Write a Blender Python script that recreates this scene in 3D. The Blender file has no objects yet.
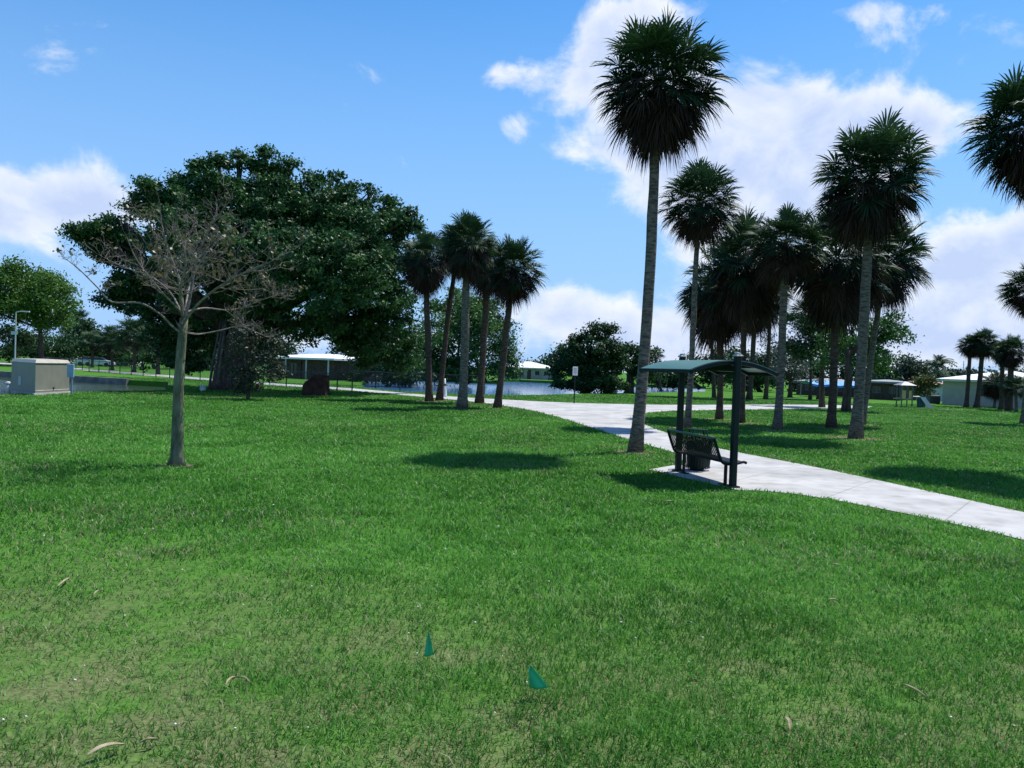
import bpy, math, random
import numpy as np
from mathutils import Vector, Matrix, geometry
rad = math.radians
random.seed(7)
scn = bpy.context.scene
COL = scn.collection
# ------------------------------------------------------------------ camera
EYE, F = 2.0, 800.0
PITCH, ROLL = math.atan(16/800.0), rad(2.0)
M = Matrix.Rotation(math.pi/2-PITCH, 3, 'X') @ Matrix.Rotation(ROLL, 3, 'Z')
cam_d = bpy.data.cameras.new('camera'); cam = bpy.data.objects.new('camera', cam_d); COL.objects.link(cam)
cam.location = (0, 0, EYE); cam.rotation_euler = M.to_euler()
cam_d.sensor_width = 36; cam_d.lens = 36*F/1024; cam_d.clip_end = 6000; cam_d.clip_start = 0.05
scn.camera = cam
def ray(x, y): return M @ Vector(((x-512)/F, (384-y)/F, -1))
def P(x, y, z=0.0):                       # photo point on the level z
    d = ray(x, y); t = (z-EYE)/d.z
    return Vector((d.x*t, d.y*t, z))
def A(x, y, D):                           # photo point at distance D ahead
    d = ray(x, y); t = D/d.y
    return Vector((d.x*t, D, EYE+d.z*t))
def pxm(D): return D/F                    # metres per pixel at distance D
# ------------------------------------------------------------------ materials
def new_mat(name):
    m = bpy.data.materials.new(name); m.use_nodes = True
    nt = m.node_tree; nt.nodes.clear()
    return m, nt
def N(nt, typ, **kw):
    n = nt.nodes.new(typ)
    for k, v in kw.items(): setattr(n, k, v)
    return n
def rgb(c): return (c[0], c[1], c[2], 1)
MATS = {}
def mat(name, c1, c2=None, rough=.7, scale=3.0, bump=0.0, bscale=None, spec=.4, metal=0.0, detail=4, stretch=(1, 1, 1), ramp=(.35, .65), trans=0.0):
    if name in MATS: return MATS[name]
    m, nt = new_mat(name); L = nt.links
    out = N(nt, 'ShaderNodeOutputMaterial'); b = N(nt, 'ShaderNodeBsdfPrincipled')
    b.inputs['Roughness'].default_value = rough; b.inputs['Specular IOR Level'].default_value = spec
    b.inputs['Metallic'].default_value = metal
    if trans: b.inputs['Transmission Weight'].default_value = trans
    L.new(b.outputs[0], out.inputs[0])
    tc = N(nt, 'ShaderNodeTexCoord'); mp = N(nt, 'ShaderNodeMapping'); mp.inputs['Scale'].default_value = stretch
    L.new(tc.outputs['Object'], mp.inputs[0])
    if c2 is None: c2 = tuple(min(1, x*1.25) for x in c1)
    nz = N(nt, 'ShaderNodeTexNoise'); nz.inputs['Scale'].default_value = scale; nz.inputs['Detail'].default_value = detail
    L.new(mp.outputs[0], nz.inputs['Vector'])
    r = N(nt, 'ShaderNodeValToRGB'); r.color_ramp.elements[0].position = ramp[0]; r.color_ramp.elements[1].position = ramp[1]
    r.color_ramp.elements[0].color = rgb(c1); r.color_ramp.elements[1].color = rgb(c2)
    L.new(nz.outputs['Fac'], r.inputs[0]); L.new(r.outputs[0], b.inputs['Base Color'])
    if bump:
        n2 = N(nt, 'ShaderNodeTexNoise'); n2.inputs['Scale'].default_value = bscale or scale*4; n2.inputs['Detail'].default_value = 6
        L.new(mp.outputs[0], n2.inputs['Vector'])
        bp = N(nt, 'ShaderNodeBump'); bp.inputs['Strength'].default_value = bump; bp.inputs['Distance'].default_value = .03
        L.new(n2.outputs['Fac'], bp.inputs['Height']); L.new(bp.outputs[0], b.inputs['Normal'])
    MATS[name] = m
    return m
def leaf_mat(name, stops, rough=.45, spec=.4, transl=.3, tint=(1, 1, 1)):
    """stops: [(pos, colour)] read by the per-leaf value v"""
    if name in MATS: return MATS[name]
    m, nt = new_mat(name); L = nt.links
    out = N(nt, 'ShaderNodeOutputMaterial'); b = N(nt, 'ShaderNodeBsdfPrincipled')
    b.inputs['Roughness'].default_value = rough; b.inputs['Specular IOR Level'].default_value = spec
    at = N(nt, 'ShaderNodeAttribute', attribute_name='v')
    r = N(nt, 'ShaderNodeValToRGB'); e = r.color_ramp.elements
    e[0].position, e[0].color = stops[0][0], rgb(stops[0][1])
    e[1].position, e[1].color = stops[-1][0], rgb(stops[-1][1])
    for p, c in stops[1:-1]:
        k = e.new(p); k.color = rgb(c)
    L.new(at.outputs['Fac'], r.inputs[0]); L.new(r.outputs[0], b.inputs['Base Color'])
    t = N(nt, 'ShaderNodeBsdfTranslucent'); L.new(r.outputs[0], t.inputs['Color'])
    mx = N(nt, 'ShaderNodeMixShader'); mx.inputs[0].default_value = transl
    L.new(b.outputs[0], mx.inputs[1]); L.new(t.outputs[0], mx.inputs[2]); L.new(mx.outputs[0], out.inputs[0])
    MATS[name] = m
    return m
# ------------------------------------------------------------------ objects
def tag(o, label=None, cat=None, group=None, kind=None):
    if label: o['label'] = label
    if cat: o['category'] = cat
    if group: o['group'] = group
    if kind: o['kind'] = kind
    return o
def empty(name, loc, label, cat, group=None, rz=0):
    o = bpy.data.objects.new(name, None); COL.objects.link(o); o.location = loc; o.rotation_euler = (0, 0, rz)
    o.empty_display_size = .2
    return tag(o, label, cat, group)
class MB:
    def __init__(s): s.v, s.f, s.a = [], [], []
    def add(s, vs, fs, a=0.0):
        n = len(s.v); s.v += [tuple(p) for p in vs]; s.f += [tuple(i+n for i in f) for f in fs]; s.a += [a]*len(fs)
        return s
    def box(s, c, d, rz=0.0, M4=None, bev=0.0):
        hx, hy, hz = d[0]/2, d[1]/2, d[2]/2
        if bev:
            pts = []
            for z, k in ((-hz, bev), (-hz+bev, 0), (hz-bev, 0), (hz, bev)):
                x, y = hx-k, hy-k
                pts += [(-x+bev, -y, z), (x-bev, -y, z), (x, -y+bev, z), (x, y-bev, z), (x-bev, y, z), (-x+bev, y, z), (-x, y-bev, z), (-x, -y+bev, z)]
            fs = [tuple(reversed(range(8))), tuple(range(24, 32))]
            for r in range(3):
                for k in range(8): fs.append((r*8+k, r*8+(k+1) % 8, (r+1)*8+(k+1) % 8, (r+1)*8+k))
        else:
            pts = [(x, y, z) for z in (-hz, hz) for x, y in ((-hx, -hy), (hx, -hy), (hx, hy), (-hx, hy))]
            fs = [(3, 2, 1, 0), (4, 5, 6, 7), (0, 1, 5, 4), (1, 2, 6, 5), (2, 3, 7, 6), (3, 0, 4, 7)]
        R = Matrix.Rotation(rz, 3, 'Z')
        vs = [R @ Vector(p)+Vector(c) for p in pts]
        if M4: vs = [M4 @ p for p in vs]
        return s.add(vs, fs)
    def tube(s, path, radii, n=8, cap=True, squash=None, wob=0.0):
        path = [Vector(p) for p in path]
        if not hasattr(radii, '__len__'): radii = [radii]*len(path)
        base = len(s.v); ref = Vector((0.13, 1, 0.07)).normalized()
        for i, p in enumerate(path):
            t = (path[min(i+1, len(path)-1)]-path[max(i-1, 0)]).normalized()
            if abs(t.dot(ref)) > .95: ref = Vector((1, .1, 0)).normalized()
            a = t.cross(ref).normalized(); b = t.cross(a)
            for k in range(n):
                th = 2*math.pi*k/n; rr = radii[i]*(1+random.uniform(-wob, wob))
                s.v.append(tuple(p+a*math.cos(th)*rr+b*math.sin(th)*rr))
        for i in range(len(path)-1):
            for k in range(n):
                s.f.append((base+i*n+k, base+i*n+(k+1) % n, base+(i+1)*n+(k+1) % n, base+(i+1)*n+k)); s.a.append(0.0)
        if cap:
            s.f.append(tuple(base+k for k in reversed(range(n)))); s.f.append(tuple(base+(len(path)-1)*n+k for k in range(n))); s.a += [0.0, 0.0]
        return s
    def prism(s, ring, z0, z1, top=None):
        n = len(ring); top = top or ring
        vs = [(p[0], p[1], z0) for p in ring]+[(p[0], p[1], z1) for p in top]
        fs = [tuple(reversed(range(n))), tuple(range(n, 2*n))]+[(k, (k+1) % n, n+(k+1) % n, n+k) for k in range(n)]
        return s.add(vs, fs)
    def build(s, name, m, parent=None, smooth=False, local=True, loc=None):
        me = bpy.data.meshes.new(name); off = Vector((0, 0, 0))
        if parent is not None and local: off = Vector(parent.location) if parent.parent is None else Vector(parent.parent.location)
        if loc is not None: off = Vector(loc)
        vs = [(p[0]-off.x, p[1]-off.y, p[2]-off.z) for p in s.v]
        me.from_pydata(vs, [], s.f); me.materials.append(m)
        if any(s.a):
            at = me.attributes.new('v', 'FLOAT', 'FACE'); at.data.foreach_set('value', s.a)
        if smooth: me.shade_smooth()
        o = bpy.data.objects.new(name, me); COL.objects.link(o)
        if parent is not None: o.parent = parent
        if loc is not None: o.location = loc
        return o
def np_mesh(name, V, Fa, a=None, m=None):
    """V (n,3), Fa (f,k) -> mesh"""
    me = bpy.data.meshes.new(name); n, k = Fa.shape
    me.vertices.add(len(V)); me.vertices.foreach_set('co', np.ascontiguousarray(V, dtype=np.float32).ravel())
    me.loops.add(n*k); me.loops.foreach_set('vertex_index', np.ascontiguousarray(Fa, dtype=np.int32).ravel())
    me.polygons.add(n); me.polygons.foreach_set('loop_start', np.arange(n, dtype=np.int32)*k)
    me.update(calc_edges=True)
    if a is not None:
        at = me.attributes.new('v', 'FLOAT', 'FACE'); at.data.foreach_set('value', np.ascontiguousarray(a, dtype=np.float32))
    if m: me.materials.append(m)
    return me
def link(name, me, parent=None, loc=None):
    o = bpy.data.objects.new(name, me); COL.objects.link(o)
    if parent: o.parent = parent
    if loc is not None: o.location = loc
    return o
def catmull(pts, k=6, closed=False):
    out = []; n = len(pts)
    for i in range(n-1):
        p0, p1, p2, p3 = pts[max(i-1, 0)], pts[i], pts[i+1], pts[min(i+2, n-1)]
        for j in range(k):
            t = j/k
            out.append(.5*((2*p1)+(p2-p0)*t+(2*p0-5*p1+4*p2-p3)*t*t+(3*p1-p0-3*p2+p3)*t**3))
    out.append(pts[-1]); return out
# ------------------------------------------------------------------ sun, sky
SUN_AZ, SUN_EL = math.atan2(3.9, 3.1), rad(61.5)
sd = bpy.data.lights.new('sun', 'SUN'); so = bpy.data.objects.new('sun', sd); COL.objects.link(so)
sd.energy = 5.0; sd.angle = rad(.53); sd.color = (1, .97, .90)
sdir = Vector((math.sin(SUN_AZ)*math.cos(SUN_EL), math.cos(SUN_AZ)*math.cos(SUN_EL), math.sin(SUN_EL)))
so.rotation_euler = sdir.to_track_quat('Z', 'Y').to_euler(); so.location = sdir*60
w = bpy.data.worlds.new('World'); scn.world = w; w.use_nodes = True
nt = w.node_tree; nt.nodes.clear(); L = nt.links
def mth(op, a, b=None, c=None, clamp=False):
    n = N(nt, 'ShaderNodeMath', operation=op); n.use_clamp = clamp
    for i, x in enumerate((a, b, c)):
        if x is None: continue
        if isinstance(x, (int, float)): n.inputs[i].default_value = x
        else: L.new(x, n.inputs[i])
    return n.outputs[0]
sky = N(nt, 'ShaderNodeTexSky', sky_type='NISHITA'); sky.sun_disc = False
sky.sun_elevation = SUN_EL; sky.sun_rotation = SUN_AZ; sky.air_density = 1.0; sky.dust_density = .2; sky.ozone_density = 3.0
hs = N(nt, 'ShaderNodeHueSaturation'); hs.inputs['Saturation'].default_value = 1.38; hs.inputs['Value'].default_value = 1.0
L.new(sky.outputs[0], hs.inputs['Color'])
bg = N(nt, 'ShaderNodeBackground'); bg.inputs[1].default_value = .138
L.new(hs.outputs[0], bg.inputs[0])
tc = N(nt, 'ShaderNodeTexCoord'); sx = N(nt, 'ShaderNodeSeparateXYZ'); L.new(tc.outputs['Generated'], sx.inputs[0])
U = mth('ARCTAN2', sx.outputs[0], sx.outputs[1]); V = mth('ARCSINE', sx.outputs[2])
def noise(scale, detail, rough, dv=0.0, stretch=1.25):
    cx = N(nt, 'ShaderNodeCombineXYZ'); L.new(U, cx.inputs[0]); L.new(mth('MULTIPLY', mth('ADD', V, dv), stretch), cx.inputs[1])
    n = N(nt, 'ShaderNodeTexNoise'); n.inputs['Scale'].default_value = scale; n.inputs['Detail'].default_value = detail; n.inputs['Roughness'].default_value = rough
    n.inputs['Distortion'].default_value = .25
    L.new(cx.outputs[0], n.inputs['Vector']); return n.outputs['Fac']
def uv(x, y):
    d = ray(x, y).normalized(); return math.atan2(d.x, d.y), math.asin(d.z)
# cloud banks: photo x, y, half width, half height, weight
CL = [(62, 204, 105, 38, 1.0), (135, 213, 50, 22, .35), (-120, 190, 140, 60, 1.0),
      (510, 76, 34, 15, .62), (512, 128, 22, 16, .50), (545, 95, 30, 24, .30), (575, 75, 26, 50, .38), (625, 18, 50, 30, .62), (655, 5, 40, 20, .4), (600, 60, 34, 46, .62), (625, 115, 55, 60, .85), (600, 150, 40, 20, .4),
      (760, 120, 78, 62, 1.35), (850, 140, 80, 48, 1.1), (935, 122, 42, 34, .75), (790, 220, 140, 70, .9), (690, 150, 60, 90, .7),
      (1015, 262, 90, 38, 1.1), (940, 310, 130, 50, 1.1), (1080, 290, 110, 90, 1.1), (800, 335, 170, 55, .85), (640, 345, 150, 42, .85), (560, 305, 60, 26, .65),
      (872, 14, 24, 12, .42), (960, 20, 90, 26, .36), (965, 58, 34, 16, .32), (930, 60, 40, 20, .25), (330, 345, 200, 16, .3)]
field = None
for x, y, a, b, wt in CL:
    u0, v0 = uv(x, y); du = abs(uv(x+a, y)[0]-u0); dv = abs(uv(x, y-b)[1]-v0)
    q = mth('ADD', mth('POWER', mth('DIVIDE', mth('SUBTRACT', U, u0), du), 2), mth('POWER', mth('DIVIDE', mth('SUBTRACT', V, v0), dv), 2))
    g = mth('MULTIPLY', mth('EXPONENT', mth('MULTIPLY', q, -1.0)), wt)
    field = g if field is None else mth('ADD', field, g)
# the rest of the sky (behind the camera) gets scattered cloud too
n1 = noise(8.5, 10, .60)
n0 = noise(2.2, 3, .5, dv=3.0)
back = mth('MULTIPLY', mth('SUBTRACT', mth('ABSOLUTE', U), 1.0, clamp=True), mth('MULTIPLY', n0, 1.2))
field = mth('ADD', mth('MINIMUM', field, 1.3), mth('MULTIPLY', back, .45))
dens = mth('ADD', field, mth('MULTIPLY', mth('SUBTRACT', n1, .5), 2.7))
mr = N(nt, 'ShaderNodeMapRange', interpolation_type='SMOOTHSTEP'); mr.inputs['From Min'].default_value = .30; mr.inputs['From Max'].default_value = .92
L.new(dens, mr.inputs['Value']); mask = mr.outputs[0]
# cloud light: bright sunlit upper rims, greyer body (density sampled towards the sun)
n2 = noise(8.5, 7, .58, dv=.030)
lit = N(nt, 'ShaderNodeMapRange'); lit.inputs['From Min'].default_value = -.12; lit.inputs['From Max'].default_value = .16
L.new(mth('SUBTRACT', n1, n2), lit.inputs['Value'])
body = N(nt, 'ShaderNodeMapRange'); body.inputs['From Min'].default_value = .5; body.inputs['From Max'].default_value = 1.25
L.new(dens, body.inputs['Value'])
lf = mth('ADD', mth('MULTIPLY', lit.outputs[0], .50), mth('MULTIPLY', mth('SUBTRACT', 1.0, body.outputs[0]), .55), clamp=True)
cr = N(nt, 'ShaderNodeValToRGB'); cr.color_ramp.elements[0].position = .15; cr.color_ramp.elements[1].position = .85
cr.color_ramp.elements[0].color = (.55, .66, .92, 1); cr.color_ramp.elements[1].color = (.97, .99, 1.0, 1)
L.new(lf, cr.inputs[0])
bc = N(nt, 'ShaderNodeBackground'); bc.inputs[1].default_value = .84; L.new(cr.outputs[0], bc.inputs[0])
# thin white veil towards the horizon
vl = N(nt, 'ShaderNodeMapRange', interpolation_type='SMOOTHSTEP'); vl.inputs['From Min'].default_value = -.02; vl.inputs['From Max'].default_value = .62
vl.inputs['To Min'].default_value = .92; vl.inputs['To Max'].default_value = 0.0; L.new(V, vl.inputs['Value'])
fac = mth('MULTIPLY', mth('MAXIMUM', mask, 0.0), .92)
mx = N(nt, 'ShaderNodeMixShader'); L.new(fac, mx.inputs[0]); L.new(bg.outputs[0], mx.inputs[1]); L.new(bc.outputs[0], mx.inputs[2])
wo = N(nt, 'ShaderNodeOutputWorld'); hv = N(nt, 'ShaderNodeMixShader'); bh = N(nt, 'ShaderNodeBackground'); bh.inputs[0].default_value = (.33, .58, 1.0, 1); bh.inputs[1].default_value = .80
L.new(vl.outputs[0], hv.inputs[0]); L.new(bg.outputs[0], hv.inputs[1]); L.new(bh.outputs[0], hv.inputs[2]); L.new(hv.outputs[0], mx.inputs[1]); L.new(mx.outputs[0], wo.inputs[0])
vs = scn.view_settings; vs.view_transform = 'Standard'; vs.look = 'None'; vs.gamma = 1; vs.exposure = 0.34; vs.use_curve_mapping = False
# ------------------------------------------------------------------ value noise for lawn and dirt
rng = np.random.default_rng(3)
def vnoise(x, y, s, seed):
    g = np.random.default_rng(seed).random((256, 256)); x = x/s+1000; y = y/s+1000
    xi = np.floor(x).astype(int); yi = np.floor(y).astype(int); fx = x-xi; fy = y-yi
    fx = fx*fx*(3-2*fx); fy = fy*fy*(3-2*fy)
    a = g[xi % 256, yi % 256]; b = g[(xi+1) % 256, yi % 256]; c = g[xi % 256, (yi+1) % 256]; d = g[(xi+1) % 256, (yi+1) % 256]
    return (a*(1-fx)+b*fx)*(1-fy)+(c*(1-fx)+d*fx)*fy
# ------------------------------------------------------------------ path polygon, lake rings
near = [(1180, 590), (1100, 563), (1024, 541), (940, 521.5), (850, 503.5), (790, 494), (752, 491)]
pad = [(739, 491), (690, 480), (648, 470), (684, 464)]
left_near = [(676, 453.5), (645, 444.5), (620, 437), (590, 427.5), (570, 421), (549, 415), (530, 410.5), (501, 405.5), (484, 403), (450, 399.8), (420, 397), (380, 393.4), (337, 389.7),
             (263, 384.8), (200, 379.8), (140, 375), (75, 369.8), (12, 364.9), (-80, 358.3), (-300, 346)]
left_far = [(-300, 345.3), (-80, 357), (12, 363.4), (75, 368.1), (140, 373.2), (200, 377.8), (263, 382.7), (337, 387.4), (380, 390.9), (420, 394.4), (450, 396.6), (484, 398.6), (520, 400.6), (570, 402.9), (630, 404.4), (678, 405),
            (740, 404.8), (800, 404.8), (850, 405.6), (873, 406.6)]
isl = [(868, 408.2), (830, 408.8), (800, 409), (740, 410), (690, 410.8), (665, 411.6), (645, 413.6), (634, 416.2), (634, 419.5), (643, 424), (658, 430), (677, 437), (700, 444.3), (740, 453.2), (800, 464.5), (860, 477),
       (920, 490), (970, 501), (1024, 513), (1100, 529), (1180, 545)]
def W(l): return [P(x, y) for x, y in l]
ring_path = catmull(W(near), 4)+W(pad)+catmull(W(left_near), 5)+catmull(W(left_far), 5)+catmull(W(isl), 5)
def sheet(name, ring, z, m, kind='structure'):
    tri = geometry.tessellate_polygon([[Vector((p.x, p.y, 0)) for p in ring]])
    me = bpy.data.meshes.new(name); me.from_pydata([(p.x, p.y, z) for p in ring], [], [tuple(t) for t in tri]); me.materials.append(m)
    import bmesh
    bm = bmesh.new(); bm.from_mesh(me); bmesh.ops.recalc_face_normals(bm, faces=bm.faces)
    if sum(f.normal.z for f in bm.faces) < 0: bmesh.ops.reverse_faces(bm, faces=bm.faces)
    bm.to_mesh(me); bm.free()
    o = link(name, me); o['kind'] = kind; return o
def W4(l): return [P(x, y, -.4) for x, y in l]
ring_lake = catmull(W([(358, 387.2), (400, 391.2), (440, 393.0), (484, 395.0), (549, 394.9), (600, 393.3), (669, 392.2), (705, 391.4)]), 3) + \
            W4([(706, 388.6), (660, 387.4), (600, 385), (549, 383.2), (520, 382), (503, 381.6), (499, 384), (470, 383), (430, 381.4), (395, 379.5), (368, 379)])
ring_canal = W([(-120, 401), (0, 394.9), (72, 392.0), (130, 391.4), (160, 390.6), (170, 389.6)])+W4([(168, 387.2), (128, 385), (72, 381.6), (8, 377), (-120, 368)])
def inring(x, y, ring):
    c = np.zeros(x.shape, bool); n = len(ring)
    for i in range(n):
        a, b = ring[i], ring[(i+1) % n]
        if a.y == b.y: continue
        k = ((a.y > y) != (b.y > y)) & (x < (b.x-a.x)*(y-a.y)/(b.y-a.y)+a.x)
        c ^= k
    return c
# ground sheet with the two water openings
def ground_mat():
    m, nt = new_mat('lawn_ground'); L = nt.links
    out = N(nt, 'ShaderNodeOutputMaterial'); b = N(nt, 'ShaderNodeBsdfPrincipled'); b.inputs['Roughness'].default_value = .95; b.inputs['Specular IOR Level'].default_value = .05
    g = N(nt, 'ShaderNodeNewGeometry'); pos = g.outputs['Position']
    def nz(s, d=5):
        n = N(nt, 'ShaderNodeTexNoise'); n.inputs['Scale'].default_value = s; n.inputs['Detail'].default_value = d; L.new(pos, n.inputs['Vector']); return n.outputs['Fac']
    def ramp(fac, p0, c0, p1, c1):
        r = N(nt, 'ShaderNodeValToRGB'); e = r.color_ramp.elements; e[0].position = p0; e[0].color = rgb(c0); e[1].position = p1; e[1].color = rgb(c1); L.new(fac, r.inputs[0]); return r.outputs[0]
    def mix(f, a, c):
        x = N(nt, 'ShaderNodeMix', data_type='RGBA')
        if isinstance(f, float): x.inputs[0].default_value = f
        else: L.new(f, x.inputs[0])
        L.new(a, x.inputs[6]); L.new(c, x.inputs[7]); return x.outputs[2]
    green = ramp(nz(.22, 6), .35, (.036, .126, .016), .68, (.068, .185, .028))
    fine = ramp(nz(9, 4), .3, (.034, .105, .012), .7, (.10, .24, .03))
    green = mix(.55, green, fine)
    dirt = ramp(nz(30, 5), .3, (.10, .08, .045), .7, (.22, .19, .12))
    patch = ramp(nz(.45, 6), .60, (0, 0, 0), .74, (.55, .55, .55))
    # thin turf near the camera
    sp = N(nt, 'ShaderNodeSeparateXYZ'); L.new(pos, sp.inputs[0])
    mr = N(nt, 'ShaderNodeMapRange', interpolation_type='SMOOTHSTEP'); mr.inputs['From Min'].default_value = 9; mr.inputs['From Max'].default_value = 4
    mr.inputs['To Min'].default_value = 0; mr.inputs['To Max'].default_value = .68; L.new(sp.outputs[1], mr.inputs['Value'])
    near = N(nt, 'ShaderNodeMath', operation='MULTIPLY'); L.new(mr.outputs[0], near.inputs[0]); L.new(ramp(nz(1.7, 6), .35, (.2, .2, .2), .6, (1, 1, 1)), near.inputs[1])
    mxn = N(nt, 'ShaderNodeMath', operation='MAXIMUM'); L.new(near.outputs[0], mxn.inputs[0]); L.new(patch, mxn.inputs[1])
    col = mix(mxn.outputs[0], green, dirt)
    L.new(col, b.inputs['Base Color'])
    bp = N(nt, 'ShaderNodeBump'); bp.inputs['Strength'].default_value = .9; bp.inputs['Distance'].default_value = .06; L.new(nz(14, 6), bp.inputs['Height']); L.new(bp.outputs[0], b.inputs['Normal'])
    L.new(b.outputs[0], out.inputs[0]); MATS['lawn_ground'] = m; return m
GM = ground_mat()
S = 2600
vin = [Vector((-S, -S)), Vector((S, -S)), Vector((S, S)), Vector((-S, S))]
ein = [(0, 1), (1, 2), (2, 3), (3, 0)]
for ring in (ring_lake, ring_canal):
    n0_ = len(vin); vin += [Vector((p.x, p.y)) for p in ring]; ein += [(n0_+i, n0_+(i+1) % len(ring)) for i in range(len(ring))]
cv, ce, cf = geometry.delaunay_2d_cdt(vin, ein, [], 0, 1e-4)[:3]
cx_ = np.array([[sum(cv[i].x for i in f)/3, sum(cv[i].y for i in f)/3] for f in cf])
hole = inring(cx_[:, 0], cx_[:, 1], ring_lake) | inring(cx_[:, 0], cx_[:, 1], ring_canal)
vv = [(p.x, p.y, 0) for p in cv]; ff = [tuple(f) for f, h in zip(cf, hole) if not h]
for ring in (ring_lake, ring_canal):      # the banks
    c = sum(ring, Vector((0, 0, 0)))/len(ring); n = len(ring); b0 = len(vv)
    vv += [(p.x, p.y, 0) for p in ring]
    vv += [(p.x+(c-p).normalized().x*.25, p.y+(c-p).normalized().y*.25, -1.2) for p in ring]
    ff += [(b0+i, b0+(i+1) % n, b0+n+(i+1) % n, b0+n+i) for i in range(n)]
me = bpy.data.meshes.new('lawn'); me.from_pydata(vv, [], ff); me.materials.append(GM)
lawn = link('lawn', me); lawn['kind'] = 'structure'
# water
def water_mat():
    m, nt = new_mat('water'); L = nt.links
    out = N(nt, 'ShaderNodeOutputMaterial'); b = N(nt, 'ShaderNodeBsdfPrincipled'); b.inputs['Base Color'].default_value = (.045, .125, .27, 1); b.inputs['Roughness'].default_value = .12
    b.inputs['IOR'].default_value = 1.33
    g = N(nt, 'ShaderNodeNewGeometry'); n = N(nt, 'ShaderNodeTexNoise'); n.inputs['Scale'].default_value = 1.1; n.inputs['Detail'].default_value = 3; L.new(g.outputs['Position'], n.inputs['Vector'])
    bp = N(nt, 'ShaderNodeBump'); bp.inputs['Strength'].default_value = .10; bp.inputs['Distance'].default_value = .03; L.new(n.outputs['Fac'], bp.inputs['Height']); L.new(bp.outputs[0], b.inputs['Normal'])
    L.new(b.outputs[0], out.inputs[0]); MATS['water'] = m; return m
WM = water_mat()
sheet('lake_water', ring_lake, -.4, WM)
CWM = WM.copy(); CWM.name = 'canal_water_green'
for n_ in CWM.node_tree.nodes:
    if n_.type == 'BSDF_PRINCIPLED': n_.inputs['Base Color'].default_value = (.03, .05, .025, 1); n_.inputs['Specular IOR Level'].default_value = .18
sheet('canal_water', ring_canal, -.4, CWM)
# concrete path
def path_mat():
    m, nt = new_mat('pale_concrete'); L = nt.links
    out = N(nt, 'ShaderNodeOutputMaterial'); b = N(nt, 'ShaderNodeBsdfPrincipled'); b.inputs['Roughness'].default_value = .85; b.inputs['Specular IOR Level'].default_value = .25
    g = N(nt, 'ShaderNodeNewGeometry'); pos = g.outputs['Position']
    def nz(s, d=5):
        n = N(nt, 'ShaderNodeTexNoise'); n.inputs['Scale'].default_value = s; n.inputs['Detail'].default_value = d; L.new(pos, n.inputs['Vector']); return n.outputs['Fac']
    r = N(nt, 'ShaderNodeValToRGB'); e = r.color_ramp.elements; e[0].position = .3; e[0].color = (.30, .295, .29, 1); e[1].position = .62; e[1].color = (.46, .45, .445, 1); L.new(nz(.7, 9), r.inputs[0])
    # expansion joints across the path
    mp = N(nt, 'ShaderNodeMapping'); mp.inputs['Rotation'].default_value = (0, 0, rad(37)); L.new(pos, mp.inputs[0])
    sp = N(nt, 'ShaderNodeSeparateXYZ'); L.new(mp.outputs[0], sp.inputs[0])
    def M2(op, a, c):
        k = N(nt, 'ShaderNodeMath', operation=op)
        for i, q in enumerate((a, c)):
            if isinstance(q, (int, float)): k.inputs[i].default_value = q
            else: L.new(q, k.inputs[i])
        return k.outputs[0]
    fr = M2('FRACT', M2('DIVIDE', sp.outputs[0], 1.9), 0); jl = M2('LESS_THAN', fr, .014)
    mx = N(nt, 'ShaderNodeMix', data_type='RGBA'); L.new(M2('MULTIPLY', jl, .42), mx.inputs[0]); L.new(r.outputs[0], mx.inputs[6]); mx.inputs[7].default_value = (.12, .12, .11, 1)
    m2 = N(nt, 'ShaderNodeMix', data_type='RGBA', blend_type='MULTIPLY'); m2.inputs[0].default_value = .8; L.new(mx.outputs[2], m2.inputs[6])
    r2 = N(nt, 'ShaderNodeValToRGB'); e = r2.color_ramp.elements; e[0].position = .35; e[0].color = (.78, .76, .73, 1); e[1].position = .52; e[1].color = (1, 1, 1, 1); L.new(nz(2.6, 10), r2.inputs[0]); L.new(r2.outputs[0], m2.inputs[7])
    L.new(m2.outputs[2], b.inputs['Base Color'])
    bp = N(nt, 'ShaderNodeBump'); bp.inputs['Strength'].default_value = .25; bp.inputs['Distance'].default_value = .01; L.new(nz(60, 4), bp.inputs['Height']); L.new(bp.outputs[0], b.inputs['Normal'])
    L.new(b.outputs[0], out.inputs[0]); return m
PM = path_mat()
sheet('path', ring_path, .014, PM)
sheet('small_path', W([(928, 408.6), (945, 409.1), (982, 410.5), (982, 411.2), (955, 410.6), (932, 409.4)]), .012, mat('worn_path', (.12, .16, .08), (.30, .30, .25), scale=1.5))
# ------------------------------------------------------------------ grass blades (a lawn nobody could count)
TRUNKS = [(P(x, y).x, P(x, y).y, r) for x, y, r in ((635, 452, .55), (687, 428, .6), (719, 419.5, .9), (741, 423, .9), (777, 430, 1.1), (831, 428, .9), (855, 438.5, .9), (861, 425, .8), (176, 466, .35), (429, 401.5, .9), (439, 400.5, .9), (462, 409.5, .9), (479, 403.5, .8), (497, 408, .8))]
def trunk_litter():
    rg = np.random.default_rng(77); mb = MB()
    for bx_, by_, br_ in TRUNKS:
        n = 22; off = rg.random()*.3; pts = []
        for k in range(n):
            a = 2*math.pi*k/n; r = br_*(.75+.35*rg.random()); pts.append((bx_+math.cos(a)*r*1.15, by_+math.sin(a)*r, .006))
        mb.add(pts, [tuple(range(n))])
    tag(mb.build('leaf_litter', mat('litter_soil', (.09, .075, .045), (.24, .20, .14), scale=9, rough=.95, bump=.6, bscale=30, spec=.05)), 'thin brown soil and litter showing around the tree trunks', 'leaf litter', kind='stuff')
trunk_litter()
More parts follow.
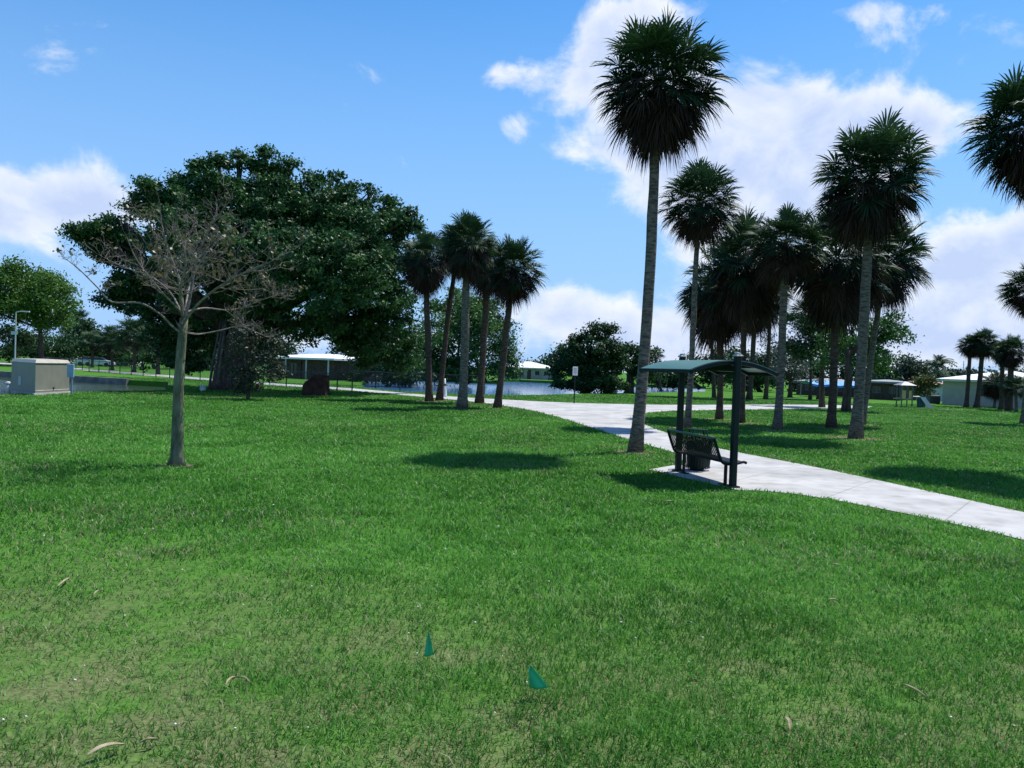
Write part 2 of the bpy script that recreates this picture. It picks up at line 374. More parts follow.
def grass():
    rg = np.random.default_rng(11)
    def sample(D0, D1, n, p):
        # density falls as D^-p : pdf over D proportional to D^(1-p) inside the fan seen by the camera and a margin
        q = 2-p; u = rg.random(n); D = (D0**q+u*(D1**q-D0**q))**(1/q)
        X = (rg.random(n)*2-1)*(.70*D+1.2); return X, D
    X, Y = sample(3.6, 70, 640000, 1.60)
    clump = vnoise(X, Y, .35, 1)*.5+vnoise(X, Y, .12, 2)*.5
    big = vnoise(X, Y, 4.5, 5)*.5+vnoise(X, Y, 1.6, 6)*.3+vnoise(X, Y, .6, 9)*.2
    bare = np.clip((8.2-Y)/4.2, 0, 1)*.22+np.clip((-X+.3)/3.2, 0, 1)*np.clip((10.5-Y)/4, 0, 1)*.95
    dry = np.clip(bare+(vnoise(X, Y, .5, 7)*.6+vnoise(X, Y, 1.5, 8)*.4-.52)*1.3, 0, 1)
    big = np.clip(.5+(big-.5)*1.7, 0, 1); thin = np.clip((.42-clump)*2.2, 0, .6)*np.clip((16-Y)/8, 0, 1)
    keep = (rg.random(len(X)) < (1-.62*dry)*(1-thin)) & ~inring(X+rg.normal(size=len(X))*.02*np.maximum(Y/8, 1)+(clump-.5)*.10, Y+(vnoise(X, Y, .25, 31)-.5)*.35, ring_path) & ~inring(X, Y, ring_lake) & ~inring(X, Y, ring_canal)
    for (bx_, by_, br_) in TRUNKS:
        dd_ = np.hypot(X-bx_, Y-by_)/br_+(clump-.5)*.8; keep &= ~((dd_ < 1) & (rg.random(len(X)) < .93-.5*dd_))
    X, Y, clump, big, dry = X[keep], Y[keep], clump[keep], big[keep], dry[keep]
    n = len(X); k = np.maximum(Y/6, .8)
    Hh = (.034+.058*clump)*(.65+.7*rg.random(n))*(1-.35*dry)*np.minimum(k, 1.5)**.3
    wd = .0075*k**.85*(.7+.6*rg.random(n))
    th = rg.random(n)*6.283; lean = (.35+.95*rg.random(n))*(1+.3*dry); ph = rg.random(n)*6.283
    ax = np.stack([np.cos(th), np.sin(th), np.zeros(n)], 1); ln = np.stack([np.cos(ph), np.sin(ph), np.zeros(n)], 1)
    base = np.stack([X, Y, np.full(n, -.004)], 1); up = np.array([0, 0, 1.0])
    mid = base+ln*(Hh*lean*.35)[:, None]+up*(Hh*.6)[:, None]
    tip = base+ln*(Hh*lean*1.15)[:, None]+up*(Hh*(1.0-.18*lean))[:, None]
    hw = (wd*.5)[:, None]
    V = np.empty((n, 5, 3)); V[:, 0] = base-ax*hw; V[:, 1] = base+ax*hw; V[:, 2] = mid+ax*hw*.85; V[:, 3] = mid-ax*hw*.85; V[:, 4] = tip
    i0 = np.arange(n)*5
    T = np.concatenate([np.stack([i0, i0+1, i0+2], 1), np.stack([i0, i0+2, i0+3], 1), np.stack([i0+3, i0+2, i0+4], 1)])
    r = rg.random(n)
    # 0..0.7 green from dark to light, above 0.8 straw
    v = np.clip(.08+.30*r+.42*(big-.25)+.12*clump, 0, .72)
    worn = np.clip((vnoise(X, Y, 3.2, 21)*.6+vnoise(X, Y, .9, 22)*.4-.56)*4, 0, 1)
    straw = rg.random(n) < (.02+.22*dry**1.3+.16*worn)
    v = np.where(straw, .82+.18*rg.random(n), v)
    weed = vnoise(X, Y, .8, 41) > .70; v = np.where(weed & ~straw, np.clip(v*.45+.02, 0, .3), v)
    a = np.concatenate([v, v, v])
    m = leaf_mat('grass_blade', [(0, (.034, .130, .015)), (.35, (.068, .225, .026)), (.72, (.135, .36, .060)), (.80, (.20, .22, .09)), (1, (.34, .32, .19))], rough=.5, spec=.22, transl=.38)
    me = np_mesh('grass', V.reshape(-1, 3), T, a, m)
    o = link('grass', me); tag(o, 'short green lawn grass thinning to straw patches in the foreground', 'grass', kind='stuff')
grass()
# clover flowers and tiny white litter in the lawn: uncountable specks
def specks():
    rg = np.random.default_rng(5); n = 150
    D = 4.2+rg.random(n)**1.3*14; X = (rg.random(n)*2-1)*.66*D
    k = ~inring(X, D, ring_path); X, D = X[k], D[k]; n = len(X)
    V, Fc = [], []
    for x, y in zip(X, D):
        s = rg.uniform(.003, .008)*(1+y/14); z = rg.uniform(.03, .06); b = len(V)
        for (a, bb, c) in ((1, 0, 0), (0, 1, 0), (-1, 0, 0), (0, -1, 0), (0, 0, 1), (0, 0, -1)): V.append((x+a*s*rg.uniform(.6, 1.6), y+bb*s, z+c*s*.6))
        for t in ((0, 1, 4), (1, 2, 4), (2, 3, 4), (3, 0, 4), (1, 0, 5), (2, 1, 5), (3, 2, 5), (0, 3, 5)): Fc.append([b+q for q in t])
    me = np_mesh('lawn_flowers', np.array(V), np.array(Fc), None, mat('white_petals', (.6, .6, .56), (.8, .8, .76), scale=20))
    tag(link('lawn_flowers', me), 'tiny white clover heads scattered through the grass', 'flowers', kind='stuff')
specks()
# ------------------------------------------------------------------ sabal palms
def perp(d):
    s = d.cross(Vector((0, 0, 1)))
    if s.length < .05: s = Vector((1, 0, 0))
    s.normalize(); return s, s.cross(d).normalized()
def frond(mb, o, d, pet, leaf, n, spread, sag, tipdroop, R, wide=1.0, v0=.4):
    d = d.normalized(); side, nrm = perp(d); tw = R.uniform(-.5, .5); c, s = math.cos(tw), math.sin(tw)
    side, nrm = side*c+nrm*s, nrm*c-side*s
    p = o+d*pet+Vector((0, 0, -sag*pet*.25)); m = o+d*pet*.5
    mb.add([o-side*.018, o+side*.018, m+side*.014, m-side*.014], [(0, 1, 2, 3)], .5)
    mb.add([m-side*.014, m+side*.014, p+side*.01, p-side*.01], [(0, 1, 2, 3)], .5)
    d2 = (d+Vector((0, 0, -sag))).normalized(); nrm = side.cross(d2).normalized()
    for i in range(n):
        a = (-1+2*i/(n-1))*spread+R.uniform(-.04, .04)
        l = d2*math.cos(a)+side*math.sin(a)+nrm*(abs(math.sin(a))*.30+R.uniform(-.08, .08)); l.normalize()
        Ln = leaf*(1-.30*(abs(a)/spread)**2)*R.uniform(.85, 1.1)
        wv = nrm.cross(l).normalized(); wv = (wv+nrm*R.uniform(-.6, .6)).normalized()
        w1 = spread*Ln*.42/n*1.15*wide*2
        p1 = p+l*Ln*.45; p2 = p+l*Ln*.75+Vector((0, 0, -tipdroop*Ln*.12)); p3 = p+l*Ln*.98+Vector((0, 0, -tipdroop*Ln*.42*R.uniform(.5, 1.4)))
        v = min(.999, max(.001, v0+R.uniform(-.25, .25)))
        mb.add([p, p1+wv*w1*.5, p1-wv*w1*.5, p2-wv*w1*.28, p2+wv*w1*.28, p3], [(0, 1, 2), (2, 1, 4, 3), (3, 4, 5)], v)
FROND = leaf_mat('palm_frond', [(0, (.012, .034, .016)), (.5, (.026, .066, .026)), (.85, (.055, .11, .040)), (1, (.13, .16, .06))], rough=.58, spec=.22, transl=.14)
DEAD = leaf_mat('dead_palm_frond', [(0, (.018, .012, .009)), (.5, (.050, .034, .024)), (1, (.13, .095, .068))], rough=.8, spec=.15, transl=.08)
TRUNK = mat('palm_bark', (.070, .058, .050), (.20, .175, .15), rough=.95, scale=6, bump=1.0, bscale=14, stretch=(1, 1, 3.2), spec=.1)
TRUNK2 = mat('palm_bark_brown', (.050, .036, .030), (.105, .078, .062), rough=.95, scale=5, bump=.9, bscale=16, stretch=(1, 1, 2.5), spec=.1)
def crown_proto(seed, ngreen=60, ndead=60, shag=1.0, nl=30):
    R = random.Random(seed); g = MB(); d = MB()
    for i in range(ngreen):
        t = (i+.5)/ngreen; el = math.asin(max(-.75, .98-t*1.5))
        az = i*2.39996+R.uniform(-.3, .3); el += R.uniform(-.16, .16)
        dr = Vector((math.cos(az)*math.cos(el), math.sin(az)*math.cos(el), math.sin(el)))
        pet = (R.uniform(.78, 1.08) if i % 3 else R.uniform(.35, .65))*(1.02-.10*max(0, math.sin(el)))
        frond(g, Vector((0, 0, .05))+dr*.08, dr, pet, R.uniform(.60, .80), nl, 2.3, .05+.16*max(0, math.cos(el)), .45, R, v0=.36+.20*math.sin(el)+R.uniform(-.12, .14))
    for i in range(ndead):
        t = (i+.5)/ndead; el = -rad(2)-rad(76)*t**.85*R.uniform(.85, 1.08); az = i*2.39996*1.01+R.uniform(-.3, .3)
        dr = Vector((math.cos(az)*math.cos(el), math.sin(az)*math.cos(el), math.sin(el)))
        o = Vector((0, 0, -.02-.40*t*shag))+Vector((dr.x, dr.y, 0))*.12
        frond(d, o, dr, R.uniform(.50, .98)*(1.05-.40*t), R.uniform(.60, .78)*(.8+.2*shag), nl-4, 1.6, .30, .8, R, wide=1.0, v0=.36+R.uniform(-.25, .22))
    return g, d
PROTO = []
def proto_mesh(mb, name, m):
    me = bpy.data.meshes.new(name); me.from_pydata(mb.v, [], mb.f); at = me.attributes.new('v', 'FLOAT', 'FACE'); at.data.foreach_set('value', mb.a); me.materials.append(m); return me
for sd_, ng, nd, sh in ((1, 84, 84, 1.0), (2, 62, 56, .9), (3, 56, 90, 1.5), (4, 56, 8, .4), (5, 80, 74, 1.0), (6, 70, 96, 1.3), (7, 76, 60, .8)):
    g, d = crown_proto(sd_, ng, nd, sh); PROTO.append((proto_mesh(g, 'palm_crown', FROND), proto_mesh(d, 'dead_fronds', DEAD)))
def palm(base, hub, width, variant, label, r0=.19, group=None, zs=1.0, bend=.0, bark=None, boots=True, zb=None):
    r0 *= .66 if group == GR or group is None else .74
    b = P(*base); D = b.y; h = A(hub[0], hub[1]-width*.02, D); R = random.Random(label)
    root = empty('sabal_palm', b, label, 'palm tree', group)
    hl = h-b; sc = width*pxm(D)/3.25; n = 14; pts, rr = [], []
    for i in range(n+1):
        t = i/n; z = hl.z*t-(.06 if i == 0 else 0)
        s = t+bend*math.sin(math.pi*t)
        pts.append((hl.x*s+math.sin(t*5+R.random())*.025, hl.y*s, z)); rr.append(r0*(1.0-.22*t+.62*math.exp(-t*16)+(.10*math.exp(-((t-.55)/.2)**2)))*R.uniform(.97, 1.03))
    mb = MB(); mb.tube([Vector(p)+b for p in pts], rr, 12, wob=.03)
    # old leaf bases (boots) under the crown
    for i in range(26 if boots else 0):
        t = 1-R.random()**1.5*.16; c = Vector(pts[int(t*n)]).lerp(Vector(pts[min(n, int(t*n)+1)]), t*n-int(t*n))+b; a = R.random()*6.28
        o = Vector((math.cos(a), math.sin(a), 0)); sd2 = Vector((-o.y, o.x, 0)); q = c+o*r0*.55
        mb.add([q-sd2*.04, q+sd2*.04, q+o*.16+sd2*.02+Vector((0, 0, .2)), q+o*.16-sd2*.02+Vector((0, 0, .2)), q+Vector((0, 0, -.06))], [(0, 1, 2, 3), (1, 0, 4), (0, 3, 4), (2, 1, 4)])
    mb.build('trunk', bark or TRUNK, root, smooth=True)
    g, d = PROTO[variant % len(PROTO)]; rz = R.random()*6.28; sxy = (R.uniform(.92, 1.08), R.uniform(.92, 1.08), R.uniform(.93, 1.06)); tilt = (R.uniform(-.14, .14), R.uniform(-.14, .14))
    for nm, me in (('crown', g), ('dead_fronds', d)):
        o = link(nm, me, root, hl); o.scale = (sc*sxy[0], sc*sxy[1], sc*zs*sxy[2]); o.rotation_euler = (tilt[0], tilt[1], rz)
    return root
GR = 'sabal palms of the grove beside the shelter'; GL = 'clump of sabal palms left of the path'
palm((635, 452), (659, 86), 138, 0, 'tallest palm with round crown and grey leaning trunk left of the shelter', .21, GR, 1.16, bend=.27)
palm((687, 428), (700, 205), 86, 6, 'tall slim palm rising straight behind the rear post of the shelter', .16, GR, 1.1)
palm((719, 419.5), (722, 288), 84, 2, 'shaggy palm with long brown skirt, trunk seen between the two shelter posts', .21, GR, 1.25, bark=TRUNK2)
palm((741, 423), (746, 262), 90, 5, 'shaggy palm whose trunk rises directly behind the front shelter post', .18, GR, 1.30, bark=TRUNK2)
palm((777, 430), (787, 246), 82, 1, 'palm with loose open fronds on a straight trunk just right of the shelter roof', .22, GR, 1.15)
palm((831, 428), (838, 262), 106, 5, 'dark palm with brown trunk standing left of the tall leaning one on the right', .25, GR, 1.25, bark=TRUNK2)
palm((855, 438.5), (873, 182), 124, 4, 'second tallest palm, thick grey leaning trunk and broad dark crown right of the grove', .26, GR, 1.12, bend=.04)
palm((861, 425), (886, 262), 94, 6, 'palm half hidden behind the thick leaning trunk of the broad crowned one', .2, GR, 1.15)
palm((714, 398), (710, 300), 56, 2, 'far slim palm with brown skirt, leftmost of those across the side path', .22, GR, 1.2, bark=TRUNK2)
palm((749, 400), (757, 300), 64, 0, 'stout far palm beyond the side path, seen under the right half of the shelter roof', .32, GR, 1.2, bark=TRUNK2)
palm((765.5, 399.5), (772, 292), 44, 1, 'slender far palm beyond the side path, just left of the roof end', .24, GR, 1.1, bark=TRUNK2)
palm((810, 399.5), (812, 318), 56, 3, 'far palm left of its close twin in front of the blue canopy', .2, GR, 1.1, bark=TRUNK2)
palm((818, 399.5), (828, 304), 56, 0, 'far palm right of its close twin in front of the blue canopy', .2, GR, 1.1, bark=TRUNK2)
palm((1080, 469), (1038, 132), 138, 0, 'palm at the right edge whose big dark crown is cut off by the frame', .22, None, 1.05)
palm((1195, 482), (1128, 132), 150, 4, 'palm just beyond the right edge of the view, shading the lawn', .22, None, 1.05)  # unseen palm, added to widen the shadow cast on the right lawn
palm((1023, 424), (1034, 290), 66, 4, 'palm at the right edge with its low crown and trunk partly out of frame', .2, None, 1.0)
GB = 'sabal palms on the lawn of the white roofed house'
palm((966, 407.5), (971, 346), 26, 4, 'thin palm left of its pair in front of the white roofed house', .22, GB, 1.0, bark=TRUNK2, boots=False)
palm((976.5, 408), (984, 343), 32, 0, 'thicker palm right of its pair in front of the white roofed house', .26, GB, 1.0, bark=TRUNK2, boots=False)
palm((1001, 410), (1003, 352), 26, 2, 'short far palm right of the house windows, the left one of two close together', .24, GB, 1.0, bark=TRUNK2, boots=False)
palm((1009, 411), (1012, 352), 34, 4, 'short far palm right of the house windows, the right one of two close together', .3, GB, 1.1, bark=TRUNK2, boots=False)
palm((429, 401.5), (426, 258), 58, 2, 'leftmost palm of the left clump, brown trunk beside the leaning one', .23, GL, 1.15, bark=TRUNK2)
palm((439, 400.5), (459, 250), 58, 1, 'palm of the left clump with the strongly slanting brown trunk', .21, GL, 1.1, bark=TRUNK2, bend=-.12)
palm((462, 409.5), (468, 246), 66, 4, 'palm of the left clump with the pale grey trunk standing nearest', .27, GL, 1.15)
palm((479, 403.5), (489, 268), 60, 6, 'palm of the left clump with a brown trunk, second from the right', .25, GL, 1.15, bark=TRUNK2)
palm((497, 408), (514, 270), 62, 4, 'rightmost palm of the left clump, dark trunk against the lake', .22, GL, 1.2, bark=TRUNK2)
palm((70, 357), (76, 326), 38, 1, 'grey green palm beside the bright leafy tree at the far left', .3, None, 1.1, bark=TRUNK2, boots=False)
# far palm bushes left
for i, (bx, by, hx, hy, wd_, vr, lb) in enumerate([(112, 372, 112, 342, 40, 3, 'low dark palm behind the fence, left of the bare tree'),
        (134, 374, 135, 336, 44, 3, 'low dark palm behind the fence, just left of the bare tree trunk'), (158, 376, 158, 340, 42, 3, 'low dark palm behind the fence nearest to the bare tree trunk'),
        (92, 369, 93, 342, 28, 3, 'smallest low palm near the far left cars')]):
    palm((bx, by-1.5), (hx, hy), wd_, vr, lb, .25, 'low palms behind the fence on the left', 1.0, bark=TRUNK2, boots=False)
palm((661, 391), (655, 356), 22, 3, 'small palm at the lake edge seen right of the tall palm trunk', .2, None, 1.0, bark=TRUNK2, boots=False)
palm((1016, 412), (1016, 388), 34, 3, 'small bushy palm with bright green fronds at the right edge', .15, 'small bushy palms at the right edge', .9, boots=False)
palm((994, 408), (996, 385), 36, 1, 'small bushy palm covering the corner of the white roofed house', .15, 'small bushy palms at the right edge', .9, boots=False)
# coconut palm behind the houses
def coconut(base, hub, lenpx, label):
    D = 110.0; h = A(hub[0], hub[1], D); b = Vector((h.x-1.0, D, 0)); root = empty('coconut_palm', b, label, 'palm tree'); R = random.Random(9); L_ = lenpx*pxm(D)
    MB().tube([b, b.lerp(h, .5)+Vector((-.3, 0, 0)), h], [.3, .2, .16], 8).build('trunk', TRUNK2, root, True)
    mb = MB()
    for i in range(26):
        az = i*2.4; el = R.uniform(-.3, 1.4); d = Vector((math.cos(az)*math.cos(el), math.sin(az)*math.cos(el), math.sin(el))); side = Vector((-math.sin(az), math.cos(az), 0)); prev = h
        for k in range(1, 13):
            t = k/12; p = h+d*L_*t+Vector((0, 0, -L_*.55*t*t)); mb.tube([prev, p], .03, 3, cap=False)
            for s in (-1, 1):
                ll = L_*.28*(1-t*.6); q = p+side*s*ll+Vector((0, 0, -ll*.45)); mb.add([prev, p, q], [(0, 1, 2)], R.uniform(.2, .8))
            prev = p
    mb.build('crown', FROND, root)
coconut((938, 395), (938, 364), 22, 'coconut palm with arching feathery fronds above the distant rooftops')
# ------------------------------------------------------------------ broadleaf trees
def leafcloud(C, Rr, out_dir, nper, size, seed, aspect=.5, flat=.4, vmean=None):
    rg = np.random.default_rng(seed); n = len(C)*nper
    c = np.repeat(C, nper, 0); r = np.repeat(Rr, nper)[:, None]; od = np.repeat(out_dir, nper, 0)
    off = rg.normal(size=(n, 3))*.5; off[:, 2] *= .62; pos = c+off*r
    nm = rg.normal(size=(n, 3))*.75+od*.5+np.array([0, 0, flat]); nm /= np.linalg.norm(nm, axis=1)[:, None]+1e-9
    t = np.cross(nm, rg.normal(size=(n, 3))); t /= np.linalg.norm(t, axis=1)[:, None]+1e-9; b = np.cross(nm, t)
    s = (size*(.6+.8*rg.random(n)))[:, None]
    V = np.empty((n, 4, 3)); V[:, 0] = pos-t*s*.5; V[:, 1] = pos+b*s*aspect*.5; V[:, 2] = pos+t*s*.5; V[:, 3] = pos-b*s*aspect*.5
    Fq = np.arange(n*4).reshape(n, 4)
    vm = rg.random(len(C))*.5+.2 if vmean is None else vmean
    v = np.clip(np.repeat(vm, nper)+rg.normal(size=n)*.13, 0, 1)
    return V.reshape(-1, 3), Fq, v
def tree(name, label, cat, D, base, lobes, m, bark, trunk_r, tuft=.9, nper=40, leaf=.22, dens=1.0, group=None, seed=1, limbs=True, aspect=.5, trunk_top=None, ntr=1, core=.35, zoff=0, flare=1.35):
    b = A(base[0], base[1], D); b.z = zoff; root = empty(name, b, label, cat, group); R = random.Random(seed); rg = np.random.default_rng(seed)
    CC, OD = [], []
    cs = []
    for (x, y, rx, ry, dd) in lobes:
        c = A(x, y, D+dd); ax = rx*pxm(D+dd); az_ = ry*pxm(D+dd); ay = ax*.8; cs.append((c, ax, ay, az_))
        area = 4*math.pi*((ax*ay+ax*az_+ay*az_)/3); k = max(6, int(area*dens/(tuft*tuft)*.95))
        u = rg.normal(size=(k, 3)); u /= np.linalg.norm(u, axis=1)[:, None]
        ns = max(5, int(area/(max(tuft*2.2, .26*(ax+az_)/2)**2)/2.2)); us = rg.normal(size=(ns, 3)); us /= np.linalg.norm(us, axis=1)[:, None]
        us *= rg.uniform(.72, 1.2, size=(ns, 1)); sub = us[rg.integers(0, ns, k)]+rg.normal(size=(k, 3))*.13
        inn = rg.random(k) < core
        pu = np.where(inn[:, None], u*(rg.random(k)**.5*.85)[:, None], sub); u = pu/(np.linalg.norm(pu, axis=1)[:, None]+1e-6)
        p = pu*np.array([ax, ay, az_])+np.array(c)
        CC.append(p); OD.append(u)
    C = np.concatenate(CC); O = np.concatenate(OD)
    keep = C[:, 2] > zoff+.15; C, O = C[keep], O[keep]
    Rr = tuft*(.6+.7*rg.random(len(C)))
    V, Fq, v = leafcloud(C, Rr, O, nper, leaf, seed, aspect)
    V = V-np.array(b); me = np_mesh('crown', V, Fq, v, m); link('crown', me, root)
    mb = MB(); tt = A(trunk_top[0], trunk_top[1], D) if trunk_top else b.lerp(cs[0][0], .45)
    for q in range(ntr):
        o = Vector((R.uniform(-1, 1), R.uniform(-1, 1), 0))*trunk_r*(1.1 if ntr > 1 else 0)
        mb.tube([b+o*1.3+Vector((0, 0, -.1)), b+o+(tt-b)*.12, b+o*.8+(tt-b)*.5+Vector((R.uniform(-.1, .1), 0, 0)), tt+o*.5], [trunk_r*flare, trunk_r*1.0, trunk_r*.85, trunk_r*.6], 10, wob=.05)
    mb.build('trunk', bark, root, True)
    if limbs:
        lm = MB()
        for (c, ax, ay, az_) in cs:
            if c.z < tt.z+.5 and D == 50: continue
            md = tt.lerp(c, .5)+Vector((R.uniform(-.3, .3), 0, az_*.1)); lm.tube([tt-(tt-b)*.08, md, c], [trunk_r*.45, trunk_r*.28, trunk_r*.1], 7)
            for q in range(5):
                e = c+Vector((R.uniform(-1, 1)*ax, R.uniform(-1, 1)*ay, R.uniform(-.6, 1)*az_))*.8
                lm.tube([md.lerp(c, .5), md.lerp(c, .5).lerp(e, .5)+Vector((0, 0, .1)), e], [trunk_r*.16, trunk_r*.1, trunk_r*.03], 5)
        lm.build('limbs', bark, root, True)
    return root
BARK = mat('brown_bark', (.045, .034, .026), (.10, .078, .06), rough=.95, scale=4, bump=.8, bscale=14, stretch=(2, 2, .5), spec=.1)
BARKG = mat('grey_bark', (.12, .11, .095), (.24, .22, .19), rough=.95, scale=6, bump=.7, bscale=20, stretch=(2, 2, .6), spec=.1)
DARKG = leaf_mat('dark_glossy_leaf', [(0, (.010, .032, .012)), (.5, (.022, .068, .020)), (.85, (.042, .11, .026)), (1, (.10, .18, .035))], rough=.55, spec=.22, transl=.18)
MIDG = leaf_mat('mid_green_leaf', [(0, (.022, .072, .016)), (.5, (.050, .14, .026)), (1, (.10, .22, .04))], rough=.5, spec=.35, transl=.28)
BRIGHTG = leaf_mat('bright_green_leaf', [(0, (.030, .085, .012)), (.5, (.065, .16, .020)), (.9, (.12, .22, .03)), (1, (.24, .18, .04))], rough=.5, spec=.3, transl=.35)
BLUEG = leaf_mat('blue_green_leaf', [(0, (.016, .040, .026)), (.5, (.030, .068, .040)), (1, (.06, .11, .06))], rough=.6, spec=.2, transl=.2)
SILV = leaf_mat('silver_leaf', [(0, (.05, .06, .05)), (.5, (.12, .14, .12)), (1, (.24, .26, .24))], rough=.5, spec=.4, transl=.2)
AUTU = leaf_mat('rust_tinged_leaf', [(0, (.03, .055, .012)), (.6, (.075, .085, .02)), (1, (.19, .095, .03))], rough=.55, spec=.3, transl=.25)
# the great fig
fig = tree('fig_tree', 'huge spreading dark fig tree with thick rooted trunk behind the bare tree', 'tree', 50, (232, 389), [
    (250, 194, 50, 27, 0), (190, 215, 38, 18, 2), (165, 194, 24, 10, 0), (105, 232, 28, 11, 0), (128, 250, 38, 18, 2), (150, 205, 24, 14, 1), (215, 250, 75, 55, -2), (300, 218, 58, 36, 1), (352, 230, 48, 34, 0), (390, 262, 32, 50, 1),
    (320, 272, 78, 52, -2), (385, 318, 34, 40, 2), (345, 320, 34, 24, 3), (160, 300, 40, 30, 2), (200, 330, 48, 34, 3), (250, 320, 50, 32, 2), (130, 285, 24, 14, 0), (400, 225, 20, 14, 0), (150, 187, 8, 5, 0), (176, 180, 8, 5, 0), (202, 166, 8, 7, 0), (218, 160, 7, 6, 1), (238, 157, 8, 6, 0), (264, 154, 10, 6, 0), (290, 163, 8, 5, 0), (318, 180, 7, 7, 0), (334, 178, 7, 8, 1), (354, 186, 7, 8, 0), (374, 192, 7, 7, 0), (392, 204, 7, 7, 1), (408, 214, 6, 6, 0), (84, 229, 9, 4, 0), (116, 219, 8, 5, 0), (98, 244, 6, 4, 0), (128, 276, 8, 4, 0), (112, 262, 7, 4, 1), (265, 168, 20, 10, 0), (120, 300, 20, 10, 1),
    (355, 350, 30, 14, 4), (400, 352, 26, 16, 4), (205, 185, 30, 16, 0)],
    leaf_mat('fig_leaf', [(0, (.012, .040, .014)), (.45, (.030, .095, .026)), (.85, (.060, .150, .036)), (1, (.13, .20, .04))], rough=.5, spec=.25, transl=.22), BARK, .62, tuft=.50, nper=58, leaf=.23, dens=.85, seed=21, ntr=6, trunk_top=(240, 330), flare=1.1)
# two aerial root curtains against the fig trunk
mb = MB(); R = random.Random(4); fb = Vector(fig.location)
for i in range(26):
    a = R.uniform(0, 6.28); r = R.uniform(.5, 1.25); x, y = math.cos(a)*r, math.sin(a)*r
    mb.tube([fb+Vector((x*1.15, y*1.15, -.1)), fb+Vector((x*.95, y*.95, 2)), fb+Vector((x*.6, y*.6, 4.6))], [R.uniform(.08, .2), .08, .06], 6, wob=.1)
mb.build('aerial_roots', mat('root_bark', (.09, .075, .065), (.17, .15, .13), rough=.95, scale=6, spec=.1), fig, True)
# sapling before the fig
tree('young_tree', 'small young tree with glossy dark leaves growing before the fig trunk', 'tree', 39, (248, 401), [(248, 345, 17, 26, 0), (262, 365, 18, 20, -.4), (250, 380, 16, 14, .2), (268, 345, 14, 14, 0), (240, 372, 12, 16, 0), (276, 378, 10, 10, 0)],
     leaf_mat('glossy_sapling_leaf', [(0, (.02, .035, .018)), (.6, (.045, .06, .035)), (1, (.10, .10, .08))], rough=.5, spec=.25, transl=.15), BARK, .09, tuft=.32, nper=14, leaf=.15, dens=1.0, seed=5, trunk_top=(249, 372))
# far left bright tree
tree('leafy_tree', 'broad bright green tree at the far left edge above the utility cabinet', 'tree', 105, (42, 357), [(20, 285, 42, 22, 0), (45, 300, 30, 22, -2), (-30, 290, 50, 26, 0), (15, 308, 38, 18, 2), (58, 318, 20, 12, 0), (-60, 300, 40, 26, 3)], BRIGHTG, BARK, .35, tuft=1.3, nper=60, leaf=.38, dens=1.3, seed=31, trunk_top=(40, 325))
tree('understorey_tree', 'dark tree with slim trunk beneath the bright green canopy at the far left', 'tree', 112, (15, 355), [(5, 335, 24, 12, 0), (30, 338, 18, 10, 0), (-20, 336, 20, 14, 0)], DARKG, BARK, .25, tuft=1.2, nper=40, leaf=.4, seed=33, trunk_top=(15, 335))
def backtree(base, D, lobes, m, label, seed, leaf=.5, tuft=1.6, nper=40, dens=1.1, tr=.3, cat='tree', name='distant_tree', group='distant trees along the lake and behind the houses'):
    return tree(name, label, cat, D, base, lobes, m, BARK, tr, tuft=tuft, nper=nper, leaf=leaf, dens=dens, group=group, seed=seed)
backtree((110, 362), 150, [(108, 345, 22, 12, 0), (85, 347, 16, 10, 3)], DARKG, 'dark distant tree behind the parked white cars at far left', 41)
backtree((60, 360), 135, [(60, 343, 26, 16, 0), (95, 342, 18, 16, 0), (30, 345, 22, 12, 0)], DARKG, 'dark backdrop tree behind the grey green palm at far left', 47)
backtree((180, 366), 130, [(140, 345, 26, 20, 0), (168, 340, 26, 22, 0), (195, 345, 26, 20, 0), (215, 356, 20, 12, 0)], DARKG, 'dark distant tree seen left of the fig trunk under its branches', 42)
backtree((285, 372), 120, [(283, 342, 15, 17, 0), (272, 350, 12, 12, 0), (292, 350, 12, 10, 3)], BLUEG, 'blue green tree in the gap beneath the fig branches', 43, leaf=.45)
tree('leafy_tree', 'full green tree by the water just behind the left palm clump', 'tree', 98, (470, 383), [(440, 335, 34, 30, 0), (475, 345, 30, 32, 0), (415, 355, 28, 26, 0), (460, 305, 28, 18, 2), (500, 355, 16, 26, 0), (445, 365, 32, 14, -1)], MIDG, BARK, .4, tuft=1.1, nper=50, leaf=.36, dens=1.1, seed=44)
tree('leafy_tree', 'rust tinged tree top rising between the trunks of the left palm clump', 'tree', 108, (485, 382), [(460, 318, 26, 18, 0), (492, 325, 22, 20, 0), (505, 345, 12, 24, 0), (475, 305, 22, 12, 0)], AUTU, BARK, .35, tuft=1.1, nper=46, leaf=.36, dens=1.0, seed=45)
backtree((400, 381), 105, [(380, 350, 32, 24, 0), (350, 355, 24, 18, 0), (405, 368, 34, 14, 0), (360, 372, 24, 10, 2)], DARKG, 'very dark tree standing over the water right of the fig', 46, leaf=.4, tuft=1.2)
tree('domed_tree', 'dense domed dark tree drooping to the ground at the lake edge behind the sign', 'tree', 72, (585, 393), [
    (590, 354, 26, 20, 0), (572, 364, 15, 18, 0), (610, 362, 20, 20, 0), (592, 376, 30, 13, 0), (602, 334, 14, 8, 0), (560, 362, 9, 10, 1), (578, 385, 20, 6, -.5), (606, 385, 18, 6, 0), (596, 327, 6, 5, 0), (612, 328, 5, 4, 0), (585, 332, 5, 4, 0), (574, 346, 10, 7, 0), (563, 352, 7, 5, 1), (556, 376, 5, 9, 0), (560, 384, 5, 5, -.5), (553, 368, 6, 6, 0)], DARKG, BARK, .4, tuft=.5, nper=36, leaf=.24, dens=1.1, seed=51)
